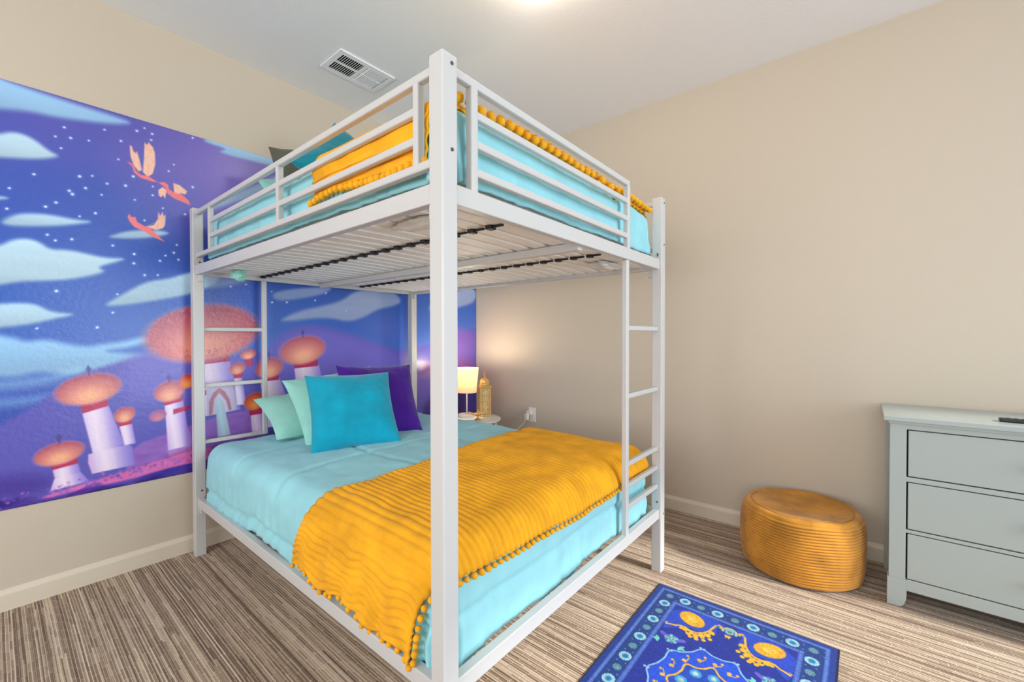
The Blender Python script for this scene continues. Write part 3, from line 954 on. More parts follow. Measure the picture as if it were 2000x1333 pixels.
def paint_rug():
    Wd, Ln = 0.668, 1.06
    cv = Canvas(0, Wd, 0, Ln, 0.0024)
    X_, Y_ = cv.A, cv.B
    cv.c[:] = (24, 52, 140)
    e = np.minimum(np.minimum(X_, Wd - X_), np.minimum(Y_, Ln - Y_))        # distance to the rim

    def band(d0, d1, col, al=1.0):
        m = np.clip((e - d0) / .002 + .5, 0, 1) * np.clip((d1 - e) / .002 + .5, 0, 1) * al
        cv.put(m, col)
    band(-1, .007, (12, 20, 60))
    band(.007, .026, (26, 58, 150))
    band(.026, .040, (74, 112, 200))
    band(.044, .100, (24, 62, 140))
    band(.100, .116, (72, 106, 200))
    band(.116, 1, (26, 48, 158))
    # speckle chain on the two pale bands
    for d in (.033, .108):
        n_ = int((2 * (Wd + Ln)) / .009)
        for k in range(n_):
            s_ = k / n_ * 2 * (Wd + Ln)
            if s_ < Wd: p_ = (s_, d)
            elif s_ < Wd + Ln: p_ = (Wd - d, s_ - Wd)
            elif s_ < 2 * Wd + Ln: p_ = (2 * Wd + Ln - s_, Ln - d)
            else: p_ = (d, 2 * Wd + 2 * Ln - s_)
            if d * .9 < p_[0] < Wd - d * .9 and d * .9 < p_[1] < Ln - d * .9:
                cvd(cv, p_, .0022, (120, 156, 226))
    # corner spandrels in brighter blue
    for sx in (0, 1):
        for sy in (0, 1):
            pts = [(.118, .118), (.325, .118), (.285, .165), (.30, .20), (.255, .245), (.20, .225), (.15, .275), (.118, .30)]
            pts = [((Wd - a) if sx else a, (Ln - b) if sy else b) for a, b in pts]
            cv.poly(pts, (36, 74, 205), .002, it=1)
    # rosettes in the border, large aqua ones and small green ones by turns
    ring = []
    nx, ny = 8, 14
    x0, x1, y0, y1 = .074, Wd - .074, .072, Ln - .072
    for k in range(nx + 1):
        for yy in (y0, y1):
            ring.append((x0 + (x1 - x0) * k / nx, yy, k))
    for k in range(1, ny):
        for xx in (x0, x1):
            ring.append((xx, y0 + (y1 - y0) * k / ny, k))
    for x, y, k in ring:
        if k % 2 == 1:
            for a in range(12):
                cvd(cv, (x + .017 * math.cos(a * PI / 6), y + .017 * math.sin(a * PI / 6)), .0058, (168, 216, 226))
            cvd(cv, (x, y), .016, (150, 206, 226))
            cvd(cv, (x, y), .0105, (24, 130, 196))
        else:
            for a in range(8):
                cvd(cv, (x + .0115 * math.cos(a * PI / 4), y + .0115 * math.sin(a * PI / 4)), .0046, (96, 158, 186))
            cvd(cv, (x, y), .010, (88, 140, 150))
            cvd(cv, (x, y), .0055, (170, 190, 180))
            cvd(cv, (x, y), .003, (60, 90, 110))
    for x, y, k in ring:
        for sgn in (-1, 1):
            if y in (y0, y1):
                cvd(cv, (x + .0335, y + sgn * .016), .0035, (96, 130, 200))
            else:
                cvd(cv, (x + sgn * .016, y + .0325), .0035, (96, 130, 200))
    # gold ovals with scroll leaves in the corners, mirrored
    GOLD, GOLD2, GOLD3 = (250, 190, 44), (226, 150, 30), (255, 214, 90)

    def mir(p, sx, sy):
        return ((Wd - p[0]) if sx else p[0], (Ln - p[1]) if sy else p[1])
    for sx in (0, 1):
        for sy in (0, 1):
            q = lambda *p: mir(p, sx, sy)
            c = q(.198, .172)
            rot = .45 * (1 if sx == sy else -1)
            cv.disc(c[0], c[1], .052, (236, 170, 60), ry=.040, rot=rot)
            cv.disc(c[0], c[1], .047, GOLD, ry=.035, rot=rot)
            for a in range(20):
                an = a * 2 * PI / 20
                dx, dy = math.cos(an), math.sin(an)
                cr, sr = math.cos(rot), math.sin(rot)
                p1 = (c[0] + (.046 * dx) * cr - (.034 * dy) * sr, c[1] + (.046 * dx) * sr + (.034 * dy) * cr)
                p2 = (c[0] + (.026 * dx) * cr - (.019 * dy) * sr, c[1] + (.026 * dx) * sr + (.019 * dy) * cr)
                cv.line([p1, p2], .0022, GOLD2)
            cv.disc(c[0], c[1], .020, GOLD3, ry=.014, rot=rot)
            cv.line([(c[0] - .014, c[1]), (c[0], c[1] - .008), (c[0] + .012, c[1] + .004), (c[0] - .002, c[1] + .010)], .0025, GOLD2)
            # scroll around the oval
            arc = [q(.125, .262), q(.140, .255), q(.155, .252), q(.172, .240), q(.190, .238), q(.212, .246), q(.236, .244), q(.256, .228), q(.270, .205), q(.276, .180), q(.282, .155), q(.292, .142), q(.302, .146), q(.300, .156)]
            cv.line(arc, .008, GOLD)
            cv.line([q(.125, .262), q(.120, .254), q(.128, .250)], .004, GOLD)
            for (a, b, r) in [(.195, .250, .012), (.215, .262, .015), (.236, .264, .014), (.256, .250, .014), (.272, .232, .012), (.281, .210, .012), (.245, .280, .008), (.222, .280, .008), (.286, .250, .008), (.268, .270, .008), (.180, .252, .008)]:
                p_ = q(a, b)
                cvd(cv, p_, r, GOLD)
            for (a, b) in [(.226, .268), (.250, .262), (.270, .246), (.208, .258), (.284, .222)]:
                cvd(cv, q(a, b), .0042, (30, 50, 150))
    # palmette between the ovals at each end
    for sy in (0, 1):
        q = lambda *p: mir(p, 0, sy)
        for a in range(15):
            an = PI + (a - 1) * PI / 12
            p_ = q(.334 + .024 * math.cos(an), .160 + .022 * math.sin(an))
            cvd(cv, p_, .0055, (196, 204, 110) if a % 2 else (150, 200, 200))
        cvd(cv, q(.334, .160), .016, (140, 190, 206))
        cvd(cv, q(.334, .160), .008, (60, 140, 110))
        cv.poly([q(.322, .184), q(.346, .184), q(.340, .206), q(.334, .196), q(.328, .206)], (244, 180, 60), .001)
        for s_ in (-1, 1):
            cvd(cv, q(.334 + s_ * .045, .150), .006, (90, 150, 220))
    # side flowers with violet petals and mint leaves
    for sx in (0, 1):
        for sy in (0, 1):
            q = lambda *p: mir(p, sx, sy)
            f_ = (.172, .338)
            for s_ in (-1, 1):
                cv.poly([q(f_[0] + s_ * .012, f_[1] - .012), q(f_[0] + s_ * .045, f_[1] - .026), q(f_[0] + s_ * .050, f_[1] - .010), q(f_[0] + s_ * .016, f_[1] + .006)], (112, 96, 212), .001, it=1)
                cv.poly([q(f_[0] + s_ * .034, f_[1] + .022), q(f_[0] + s_ * .056, f_[1] + .010), q(f_[0] + s_ * .050, f_[1] + .026), q(f_[0] + s_ * .066, f_[1] + .034), q(f_[0] + s_ * .046, f_[1] + .038), q(f_[0] + s_ * .036, f_[1] + .050)], (120, 218, 206), .001, it=1)
            for a in range(10):
                cvd(cv, q(f_[0] + .020 * math.cos(a * PI / 5), f_[1] + .020 * math.sin(a * PI / 5)), .0065, (128, 206, 214) if a % 2 else (96, 110, 200))
            cvd(cv, q(*f_), .014, (126, 206, 204))
            cvd(cv, q(*f_), .008, (30, 50, 90))
            cvd(cv, q(*f_), .005, (190, 210, 200))
    # central medallion : pale wavy outline, bright blue ground, gold scrolls, aqua heart
    cx, cy = Wd / 2, Ln / 2

    def med(rx, ry, lob, amp, n_=96):
        P_ = []
        for k in range(n_):
            an = 2 * PI * k / n_
            r = 1 + amp * math.cos(lob * an) + .25 * amp * math.cos(2 * lob * an)
            P_.append((cx + rx * r * math.cos(an), cy + ry * r * math.sin(an)))
        return P_
    out = med(.168, .205, 10, .055)
    cv.poly(out, (34, 84, 222), .001)
    cv.line(out + [out[0]], .0055, (158, 204, 240))
    for a in range(10):
        an = a * 2 * PI / 10
        p_ = (cx + .182 * math.cos(an), cy + .222 * math.sin(an))
        for s_ in (-1, 1):
            cvd(cv, (p_[0] + s_ * .006, p_[1]), .005, (158, 204, 240))
    inn = med(.100, .125, 8, .09)
    for a in range(16):
        an = a * 2 * PI / 16
        for rr in (1.18, 1.32):
            cvd(cv, (cx + .108 * rr * math.cos(an + rr), cy + .134 * rr * math.sin(an + rr)), .0075 if rr < 1.2 else .005, (248, 188, 60))
        cv.line([(cx + .118 * math.cos(an), cy + .146 * math.sin(an)), (cx + .135 * math.cos(an + .16), cy + .168 * math.sin(an + .16))], .0035, (248, 188, 60))
    cv.poly(inn, (28, 74, 190), .001)
    cv.line(inn + [inn[0]], .0065, (250, 190, 60))
    for a in range(8):
        an = a * 2 * PI / 8 + .2
        cvd(cv, (cx + .072 * math.cos(an), cy + .09 * math.sin(an)), .019, (70, 160, 220))
        cvd(cv, (cx + .072 * math.cos(an), cy + .09 * math.sin(an)), .010, (150, 210, 230))
        cvd(cv, (cx + .072 * math.cos(an), cy + .09 * math.sin(an)), .005, (220, 220, 150))
    cvd(cv, (cx, cy), .040, (250, 190, 60))
    cvd(cv, (cx, cy), .030, (150, 210, 230))
    cvd(cv, (cx, cy), .014, (40, 80, 200))
    wv = cv.noise(150, 150, 5)[..., None]
    cv.c *= (.78 + .18 * wv)
    X0, Y0 = 2.069, -0.913

    def world(a, b):
        edge = np.minimum(np.minimum(a, Wd - a), np.minimum(b, Ln - b))
        z = .0045 + .0035 * np.clip(edge / .006, 0, 1) ** .5
        return np.stack([X0 + a, Y0 - b, z], -1)
    me = slab_from_canvas(cv, 'area_rug', world, (0, 0, -.0045))
    me.flip_normals()
    o = link('area_rug', me, M['rug'])
    tag(o, 'small navy blue rug with gold ovals and an aqua flower border on the carpet', 'rug')


paint_rug()

# ------------------------------------------------------------------ bunk bed
BX0, BX1, BY0, BY1, BH, PS = 0.060, 2.041, -2.2087, -0.7715, 1.8255, 0.0487
bed = thing('bunk_bed', (0, 0, 0), 'white metal full-over-full bunk bed with square posts, slatted platforms and end ladders', 'bed')
IN = 0.010                                   # rails sit back from the post faces


def post(x, y):
    bm = bmesh.new()
    bm_box(bm, (x, y, 0), (x + PS, y + PS, BH), .004, 2)
    return done(bm, 'post', M['white'], bed)


def bolt(p, axis, parent, r=0.0045):
    bm = bmesh.new()
    bm_lathe(bm, [(0, 0.0025), (r * .55, 0.0025), (r * .6, .0008), (r * .75, 0.0028), (r, 0.0016), (r, -0.001), (0, -.001)], 12)
    o = done(bm, 'bolt', M['bolt'], parent, True)
    o.location = p
    if axis == 'x':
        o.rotation_euler = (0, PI / 2, 0)
    elif axis == '-y':
        o.rotation_euler = (PI / 2, 0, 0)
    return o


px = (BX0, BX1 - PS)
py = (BY0, BY1 - PS)
posts = {}
for i, x in enumerate(px):
    for j, y in enumerate(py):
        posts[i, j] = post(x, y)
# bolts on the foot posts' outer faces and the inner faces where the rails meet
for j in (0, 1):
    for z in ((1.803, 1.600) if j == 0 else (1.803, 1.600, .285)):
        bolt((BX1, py[j] + PS * .62, z), 'x', posts[1, j])
    for z in (1.545, .345):
        bolt((BX0 + PS, py[j] + PS * .6, z), 'x', posts[0, j])
for z in (1.553, 1.545):
    bolt((BX1 - PS * .4, py[1], z), '-y', posts[1, 1])
bolt((BX1 - PS * .4, py[1], .345), '-y', posts[1, 1])
bolt((BX1 - PS * .4, py[1], .258), '-y', posts[1, 1])

UB0, UB1 = 1.478, 1.527                      # upper platform rail heights
LB0, LB1 = 0.264, 0.309                      # lower platform rail heights
RW = 0.028
for (z0, z1, nm) in ((UB0, UB1, 'upper'), (LB0, LB1, 'lower')):
    for y in (BY0 + IN, BY1 - IN - RW):
        box('side_rail', (BX0 + PS, y, z0), (BX1 - PS, y + RW, z1), M['white'], bed, .003)
    for x in (BX0 + IN, BX1 - IN - RW):
        box('end_rail', (x, BY0 + PS, z0), (x + RW, BY1 - PS, z1), M['white'], bed, .003)
    # small corner brackets under each rail end
    for x in (BX0 + PS, BX1 - PS - .022):
        for y in (BY0 + .018, BY1 - .040):
            b = box('corner_bracket', (x, y, z0 - .035), (x + .022, y + .022, z0), M['white'], bed, .002)

GR = dict(t=(1.790, 1.812), r2=(1.715, 1.736), r3=(1.641, 1.662), r4=(1.568, 1.590))
TW = 0.021


def side_guard(y, x_bars):
    g = box('guard_rail', (BX0 + PS, y, GR['t'][0]), (BX1 - PS, y + TW, GR['t'][1]), M['white'], bed, .004)
    box('guard_bar', (BX0 + PS, y, GR['r4'][0]), (BX1 - PS, y + TW, GR['r4'][1]), M['white'], g, .004)
    for k in ('r2', 'r3'):
        box('guard_bar', (x_bars[0], y + .002, GR[k][0]), (x_bars[-1], y + TW - .002, GR[k][1]), M['white'], g, .004)
    for x in x_bars:
        box('guard_upright', (x - .011, y - .001, GR['r4'][0] + .002), (x + .011, y + TW + .001, GR['t'][0] + .002), M['white'], g, .004)
    return g


side_guard(BY0 + .013, (0.315, 1.105, 1.925))
side_guard(BY1 - .013 - TW, (0.315, 1.105, 1.925))


def end_guard(x, ya, yb, post_y):
    """guard at one end: top bar from the post to the ladder upright, three bars between two uprights"""
    lo, hi = min(post_y, yb), max(post_y, yb)
    g = box('guard_rail', (x, lo, GR['t'][0]), (x + TW, hi + (0.011 if yb > post_y else 0), GR['t'][1]), M['white'], bed, .004)
    a, b = min(ya, yb), max(ya, yb)
    for k in ('r2', 'r3', 'r4'):
        box('guard_bar', (x + .001, a, GR[k][0]), (x + TW - .001, b, GR[k][1]), M['white'], g, .004)
    for y in (ya, yb):
        box('guard_upright', (x - .001, y - .0125, UB1 - .01), (x + TW + .001, y + .0125, GR['t'][0] + .002), M['white'], g, .004)
    return g


end_guard(BX1 - .013 - TW, -2.088, -1.160, BY0 + PS)
end_guard(BX0 + .013, -0.892, -1.860, BY1 - PS)


def ladder(x, y_up, y_post, zlo, zs):
    l = box('ladder', (x, y_up - .0125, zlo), (x + .024, y_up + .0125, UB0), M['white'], bed, .004)
    a, b = sorted((y_up, y_post))
    for z in zs:
        box('rung', (x + .002, a, z - .0105), (x + .022, b, z + .0105), M['white'], l, .004)
    return l


ladder(BX1 - .014 - .024, -1.166, BY1 - PS, LB1 - .02, (1.190, .899, .608, .514, .423))
ladder(BX0 + .014, -1.861, BY0 + PS, .585, (1.195, .895, .595))

# platforms : slats across the bed with black joint caps, and a centre beam


def platform(z, nm):
    cap_y = (-1.882, -1.256)
    first = None
    n = 23
    for k in range(n):
        x = BX0 + PS + .045 + k * (BX1 - BX0 - 2 * PS - .125) / (n - 1)
        if first is None:
            bm = bmesh.new()
            ys = np.linspace(BY0 + IN + RW + .001, BY1 - IN - RW - .001, 25)
            rings = []
            for y in ys:
                t = (y - ys[0]) / (ys[-1] - ys[0])
                sag = .006 * abs(math.sin(2 * PI * t))
                rings.append([bm.verts.new((dx, y, sag + dz)) for dx, dz in ((-.027, 0), (.027, 0), (.027, .009), (-.027, .009))])
            for a, b in zip(rings[:-1], rings[1:]):
                for i in range(4):
                    j = (i + 1) % 4
                    bm.faces.new((a[i], a[j], b[j], b[i]))
            bm.faces.new(rings[0])
            bm.faces.new(rings[-1])
            first = done(bm, 'slat', M['slat'], bed)
            first.location = (x, 0, z)
            caps = []
            for cy in cap_y:
                bm = bmesh.new()
                bm_box(bm, (-.030, cy - .014, -.007), (-.006, cy + .014, .010), .003)
                bm_box(bm, (-.008, cy - .004, -.003), (.034, cy + .004, .004), .001)
                caps.append(done(bm, 'slat_cap', M['cap'], first))
        else:
            s = dup(first, bed, (x, 0, z))
            for c in caps:
                dup(c, s)
    box('center_beam', (BX0 + IN + RW, -1.535, z - .030), (BX1 - IN - RW, -1.505, z - .0005), M['white'], bed, .003)


platform(1.496, 'upper')
platform(.282, 'lower')


# ------------------------------------------------------------------ bedding
def fbm(x, y, z, sc, oct_=3):
    v, a = 0.0, 1.0
    for _ in range(oct_):
        v += a * noise.noise((x * sc, y * sc, z * sc))
        a *= .5
        sc *= 2.07
    return v


class Drape:
    """cloth laid over a box-shaped bed and falling over its rounded edges"""
    def __init__(s, x0, x1, y0, y1, zt, R, dome=0.02, flare=0.0):
        s.x0, s.x1, s.y0, s.y1, s.zt, s.R, s.dome, s.flare = x0, x1, y0, y1, zt, R, dome, flare

    def at(s, a, b, off=0.0):
        R = s.R
        qx = min(max(a, s.x0 + R), s.x1 - R)
        qy = min(max(b, s.y0 + R), s.y1 - R)
        vx, vy = a - qx, b - qy
        l = math.hypot(vx, vy)
        u = (qx - s.x0) / (s.x1 - s.x0) * 2 - 1
        v = (qy - s.y0) / (s.y1 - s.y0) * 2 - 1
        zt = s.zt + s.dome * (1 - abs(u) ** 3) * (1 - abs(v) ** 3)
        if l < 1e-6:
            n = Vector((0, 0, 1))
            p = Vector((qx, qy, zt))
            return p + n * off, n, 0.0
        dx, dy = vx / l, vy / l
        A = R * PI / 2
        if l < A:
            th = l / R
            p = Vector((qx + dx * R * math.sin(th), qy + dy * R * math.sin(th), zt - R * (1 - math.cos(th))))
            n = Vector((dx * math.sin(th), dy * math.sin(th), math.cos(th)))
            drop = 0.0
        else:
            drop = l - A
            w = R + s.flare * drop
            p = Vector((qx + dx * w, qy + dy * w, zt - R - drop))
            n = Vector((dx, dy, 0))
        return p + n * off, n, drop


def comforter(name, D, fx, fy, fyb, m, label, seams_x, seams_y, side_seam, step=.012, hem_wave=.02, thick=.014, seed=0., puff=.006):
    """fx / fy / fyb : how far the cloth falls past the foot, the near side and the far side"""
    xs = np.arange(D.x0 + .004, D.x1 + fx + step, step)
    ys = np.arange(D.y0 - fy, D.y1 + fyb + step, step)
    P = np.zeros((len(xs), len(ys), 3))
    for i, a in enumerate(xs):
        for j, b in enumerate(ys):
            # corners of the cloth are cut round so that they do not trail
            aa, bb = a, b
            ox = max(0, aa - (D.x1 - D.R))
            oy = max(0, (D.y0 + D.R) - bb)
            oyb = max(0, bb - (D.y1 - D.R))
            o2 = max(oy, oyb)
            if ox > 0 and o2 > 0:
                l = math.hypot(ox, o2)
                k = (max(ox, o2) / l) ** .62
                aa = D.x1 - D.R + ox * k
                if oy > 0:
                    bb = D.y0 + D.R - oy * k
                else:
                    bb = D.y1 - D.R + oyb * k
            p, n, drop = D.at(aa, bb)
            h = .010 * fbm(a, b, seed, 2.6) + .004 * fbm(a, b, seed + 5, 9)
            g = 0.0
            for sx in seams_x:
                if drop <= 0:
                    g += math.exp(-((a - sx - .01 * noise.noise((0, b * 3, sx))) / .013) ** 2)
            for sy in seams_y:
                if drop <= 0:
                    g += math.exp(-((b - sy - .01 * noise.noise((a * 3, 0, sy))) / .013) ** 2)
            if drop > 0:
                for sd in side_seam:
                    sd = sd + .055 * oy / (oy + ox * 4 + 1e-6)
                    g += 1.6 * math.exp(-((drop - sd - .012 * noise.noise((a * 4, b * 4, sd))) / .010) ** 2)
                # soft vertical folds that deepen towards the hem
                q = (a if oy > 0 and ox < .02 else b)
                fold = noise.noise((q * 22, seed, .3)) * .5 + noise.noise((q * 55, seed + 3, drop * 3)) * .22
                h += fold * .017 * min(1, drop / .12)
                if ox > 0 and o2 > 0:
                    h += .012 * math.sin(math.atan2(ox, o2) * 14) * min(1, drop / .12)
            h += puff * (1 - min(1, g)) - .004
            q2 = p + n * h
            if drop > 0:
                q2.z += hem_wave * noise.noise(((a + b) * 3.0, seed, 1.7)) * min(1, drop / .2)
            P[i, j] = q2
    me = grid_mesh(P, name)
    o = link(name, me, m)
    md = o.modifiers.new('thickness', 'SOLIDIFY')
    md.thickness = thick
    md.offset = -1
    tag(o, label, 'comforter')
    return o


def mattress(name, a, b, label, r=.045):
    bm = bmesh.new()
    bm_box(bm, a, b, r, 5)
    bmesh.ops.subdivide_edges(bm, edges=[e for e in bm.edges if e.calc_length() > .5], cuts=24, use_grid_fill=True)
    for v in bm.verts:
        v.co += Vector((noise.noise(v.co * 7), noise.noise(v.co * 7 + Vector((9, 0, 0))), noise.noise(v.co * 7 + Vector((0, 9, 0))))) * .003
    o = done(bm, name, M['ticking'], None, True)
    tag(o, label, 'mattress')
    return o


# lower bunk
mattress('mattress', (.13, -2.125, .294), (1.925, -.855, .555), 'pale mattress on the lower bunk hidden under the aqua comforter')
LD = Drape(.118, 1.972, -2.172, -.812, .585, .085, dome=.030)
comforter('comforter', LD, .256, .245, .20, M['aqua'], 'aqua comforter spread over the lower bunk, hem hanging inside the white frame',
          (.55, 1.0, 1.45), (-1.75, -1.3), (.085,), seed=1.0, puff=.010)
# upper bunk
um = mattress('mattress', (.13, -2.120, 1.507), (1.945, -.825, 1.730), 'white covered mattress of the upper bunk seen through the slats from below')
UD = Drape(.120, 1.980, -2.147, -.782, 1.764, .055, dome=.030)
comforter('comforter', UD, .182, .182, .182, M['aqua'], 'aqua comforter on the upper bunk behind the white guard rails', (.6, 1.1, 1.6), (-1.7, -1.2), (), seed=4.0, hem_wave=.004, thick=.008, puff=.004)


def crumple(name, c, s, m, parent=None, seed=0.):
    bm = bmesh.new()
    bmesh.ops.create_icosphere(bm, subdivisions=4, radius=1.0)
    for v in bm.verts:
        d = 1 + .35 * noise.noise(v.co * 1.7 + Vector((seed, 0, 0))) + .16 * noise.noise(v.co * 4.5 + Vector((0, seed, 0)))
        v.co = Vector((c[0] + v.co.x * s[0] * d, c[1] + v.co.y * s[1] * d, c[2] + v.co.z * s[2] * d))
    return done(bm, name, m, parent, True)


crumple('loose_cover', (1.85, -1.03, 1.487), (.06, .09, .016), M['ticking'], um, 2.0)
crumple('loose_cover', (1.78, -2.06, 1.492), (.11, .05, .012), M['ticking'], um, 5.0)


def throw(name, D, la, ra, fy, fyb, m, label, rib=.0235, off=.018, amp=.010, step_a=.012, step_b=.0036, seed=0.0, slump=0.0, hem=None, drop_foot=None):
    """ribbed blanket across the bed. la(b), ra(b): cloth edges along the bed for each cross position b"""
    ys = np.arange(D.y0 - fy, D.y1 + fyb, step_b)
    na = int(max(abs(ra(b) - la(b)) for b in ys[::20]) / step_a) + 1
    P = np.zeros((na, len(ys), 3))
    info = {}

    def pt(u, b, o_=0.0, rib_on=True):
        a = la(b) + (ra(b) - la(b)) * u
        p, n, drop = D.at(a, b, off)
        near = max(0.0, (D.y0 + D.R) - b)
        s_ = b
        if near > .06:
            k = min(1, (near - .06) / .14)
            # bunched folds in the fall
            wob = slump * k * (.5 * math.sin(u * 21 + 2.5 * math.sin(near * 9) + seed) + .6 * noise.noise((u * 9, near * 5, seed)))
            s_ = b + wob * .9
            p = p + n * (slump * .55 * k * (noise.noise((u * 11 + near * 3, near * 7, seed + 2)) + .3))
            if hem:
                p.z += hem(u) * k
        h = 0.0
        if rib_on:
            h = amp * (abs(math.sin(PI * s_ / rib)) ** .55)
        h += .010 * fbm(a, b, seed + 8, 3.2) * .8 + .004 * noise.noise((a * 14, b * 10, seed))
        return p + n * (h + o_), n
    for j, b in enumerate(ys):
        for i in range(na):
            u = i / (na - 1)
            P[i, j] = pt(u, b)[0]
    me = grid_mesh(P, name)
    o = link(name, me, m)
    md = o.modifiers.new('thickness', 'SOLIDIFY')
    md.thickness = .008
    md.offset = -1
    tag(o, label, 'blanket')
    return o, pt, ys


def pompom_mesh(r):
    bm = bmesh.new()
    bmesh.ops.create_icosphere(bm, subdivisions=2, radius=r)
    for v in bm.verts:
        v.co *= 1 + .14 * noise.noise(v.co * 260)
    me = bpy.data.meshes.new('pompom')
    bm.to_mesh(me)
    bm.free()
    for p in me.polygons:
        p.use_smooth = True
    me.materials.append(M['mustard'])
    return me


def pompoms(parent, pts, r):
    me = pompom_mesh(r)
    for p in pts:
        o = bpy.data.objects.new('pompom', me)
        COL.objects.link(o)
        o.parent = parent
        o.location = p
        k = rnd.uniform(.88, 1.12)
        o.scale = (k, k, k * rnd.uniform(.9, 1.1))
        o.rotation_euler = (rnd.uniform(0, 3), rnd.uniform(0, 3), rnd.uniform(0, 3))


def lerp(x, pts):
    if x <= pts[0][0]:
        return pts[0][1]
    for (x0, y0), (x1, y1) in zip(pts[:-1], pts[1:]):
        if x <= x1:
            t = (x - x0) / (x1 - x0)
            t = t * t * (3 - 2 * t) if False else t
            return y0 + (y1 - y0) * t
    return pts[-1][1]


LA = [(-2.45, 1.195), (-2.30, 1.245), (-2.17, 1.330), (-2.0, 1.395), (-1.72, 1.385), (-1.3, 1.33), (-1.05, 1.295), (-.75, 1.26)]
RA = [(-2.45, 1.90), (-2.22, 1.945), (-2.12, 2.000), (-1.9, 2.012), (-1.5, 2.022), (-1.1, 2.02), (-.75, 2.0)]
lt, lpt, lys = throw('throw_blanket', LD, lambda b: lerp(b, LA), lambda b: lerp(b, RA), .205, .17, M['mustard'],
                     'mustard yellow ribbed throw with pompom trim across the foot of the lower bunk', slump=.030, seed=1.3,
                     hem=lambda u: -.010 - .020 * max(0, u - .35) / .65 + .012 * math.sin(u * 16))
pp = []
b0 = lys[0]
for k in range(21):
    u = k / 20
    p, n = lpt(u, b0, .0, False)
    pp.append(p + Vector((0, 0, -.010)) + n * .002)
for k in range(11):                                            # edge next to the near foot post
    b = b0 + .012 + k * .024
    p, n = lpt(1.0, b, 0, False)
    pp.append(p + Vector((.014, 0, -.004)) + n * .001)
b = -2.165
while b < -.80:
    p, n = lpt(1.0, b, 0, False)
    pp.append(p + Vector((.006, 0, -.011)) + n * .002)
    b += .0265
pompoms(lt, pp[:99], .0092)

# upper throw, folded double : a lower layer with pompoms and a shorter one on top of it
UA = [(-2.4, 1.315), (-2.2, 1.335), (-2.1, 1.36), (-1.5, 1.40), (-.7, 1.40)]
UR = [(-2.4, 1.93), (-2.2, 1.935), (-2.1, 1.945), (-1.5, 1.95), (-.7, 1.945)]
ut, upt, uys = throw('throw_blanket', UD, lambda b: lerp(b, UA), lambda b: lerp(b, UR), .122, .02, M['mustard'],
                     'mustard yellow ribbed throw folded over the foot of the upper bunk with rows of pompoms', rib=.040, off=.012, amp=.009, slump=.003, seed=3.1,
                     hem=lambda u: .012 * math.sin(u * 5))
pp = []
for k in range(22):
    u = k / 21
    p, n = upt(u, uys[0], 0, False)
    pp.append(p + Vector((0, -.001, -.013 + .004 * math.sin(u * 8))) + n * .013)
b = -2.118
k = 0
while b < -.79:
    p, n = upt(1.0, b, 0, False)
    z = .000 if k % 2 else .022
    if -1.36 < b < -1.12 and k % 4 == 1:
        z -= .028
    pp.append(p + Vector((.032 if k % 2 else .008, 0, z)) + n * .004)
    b += .0205
    k += 1
pompoms(ut, pp[:99], .0128)
# the folded top layer on the upper throw
ft = None
ys = np.arange(-2.215, -.80, .0045)
PT = np.zeros((50, len(ys), 3))
for j, b_ in enumerate(ys):
    for i in range(50):
        u = i / 49 * .985
        p, n = upt(u, b_, .006 + .010 * max(0, min(1, (b_ + 2.08) / .1)) + .003 * noise.noise((u * 5, b_ * 8, 2)), True)
        PT[i, j] = p
fo = link('folded_layer', grid_mesh(PT, 'folded_layer'), M['mustard'], ut)
md = fo.modifiers.new('thickness', 'SOLIDIFY')
md.thickness = .008
md.offset = -1


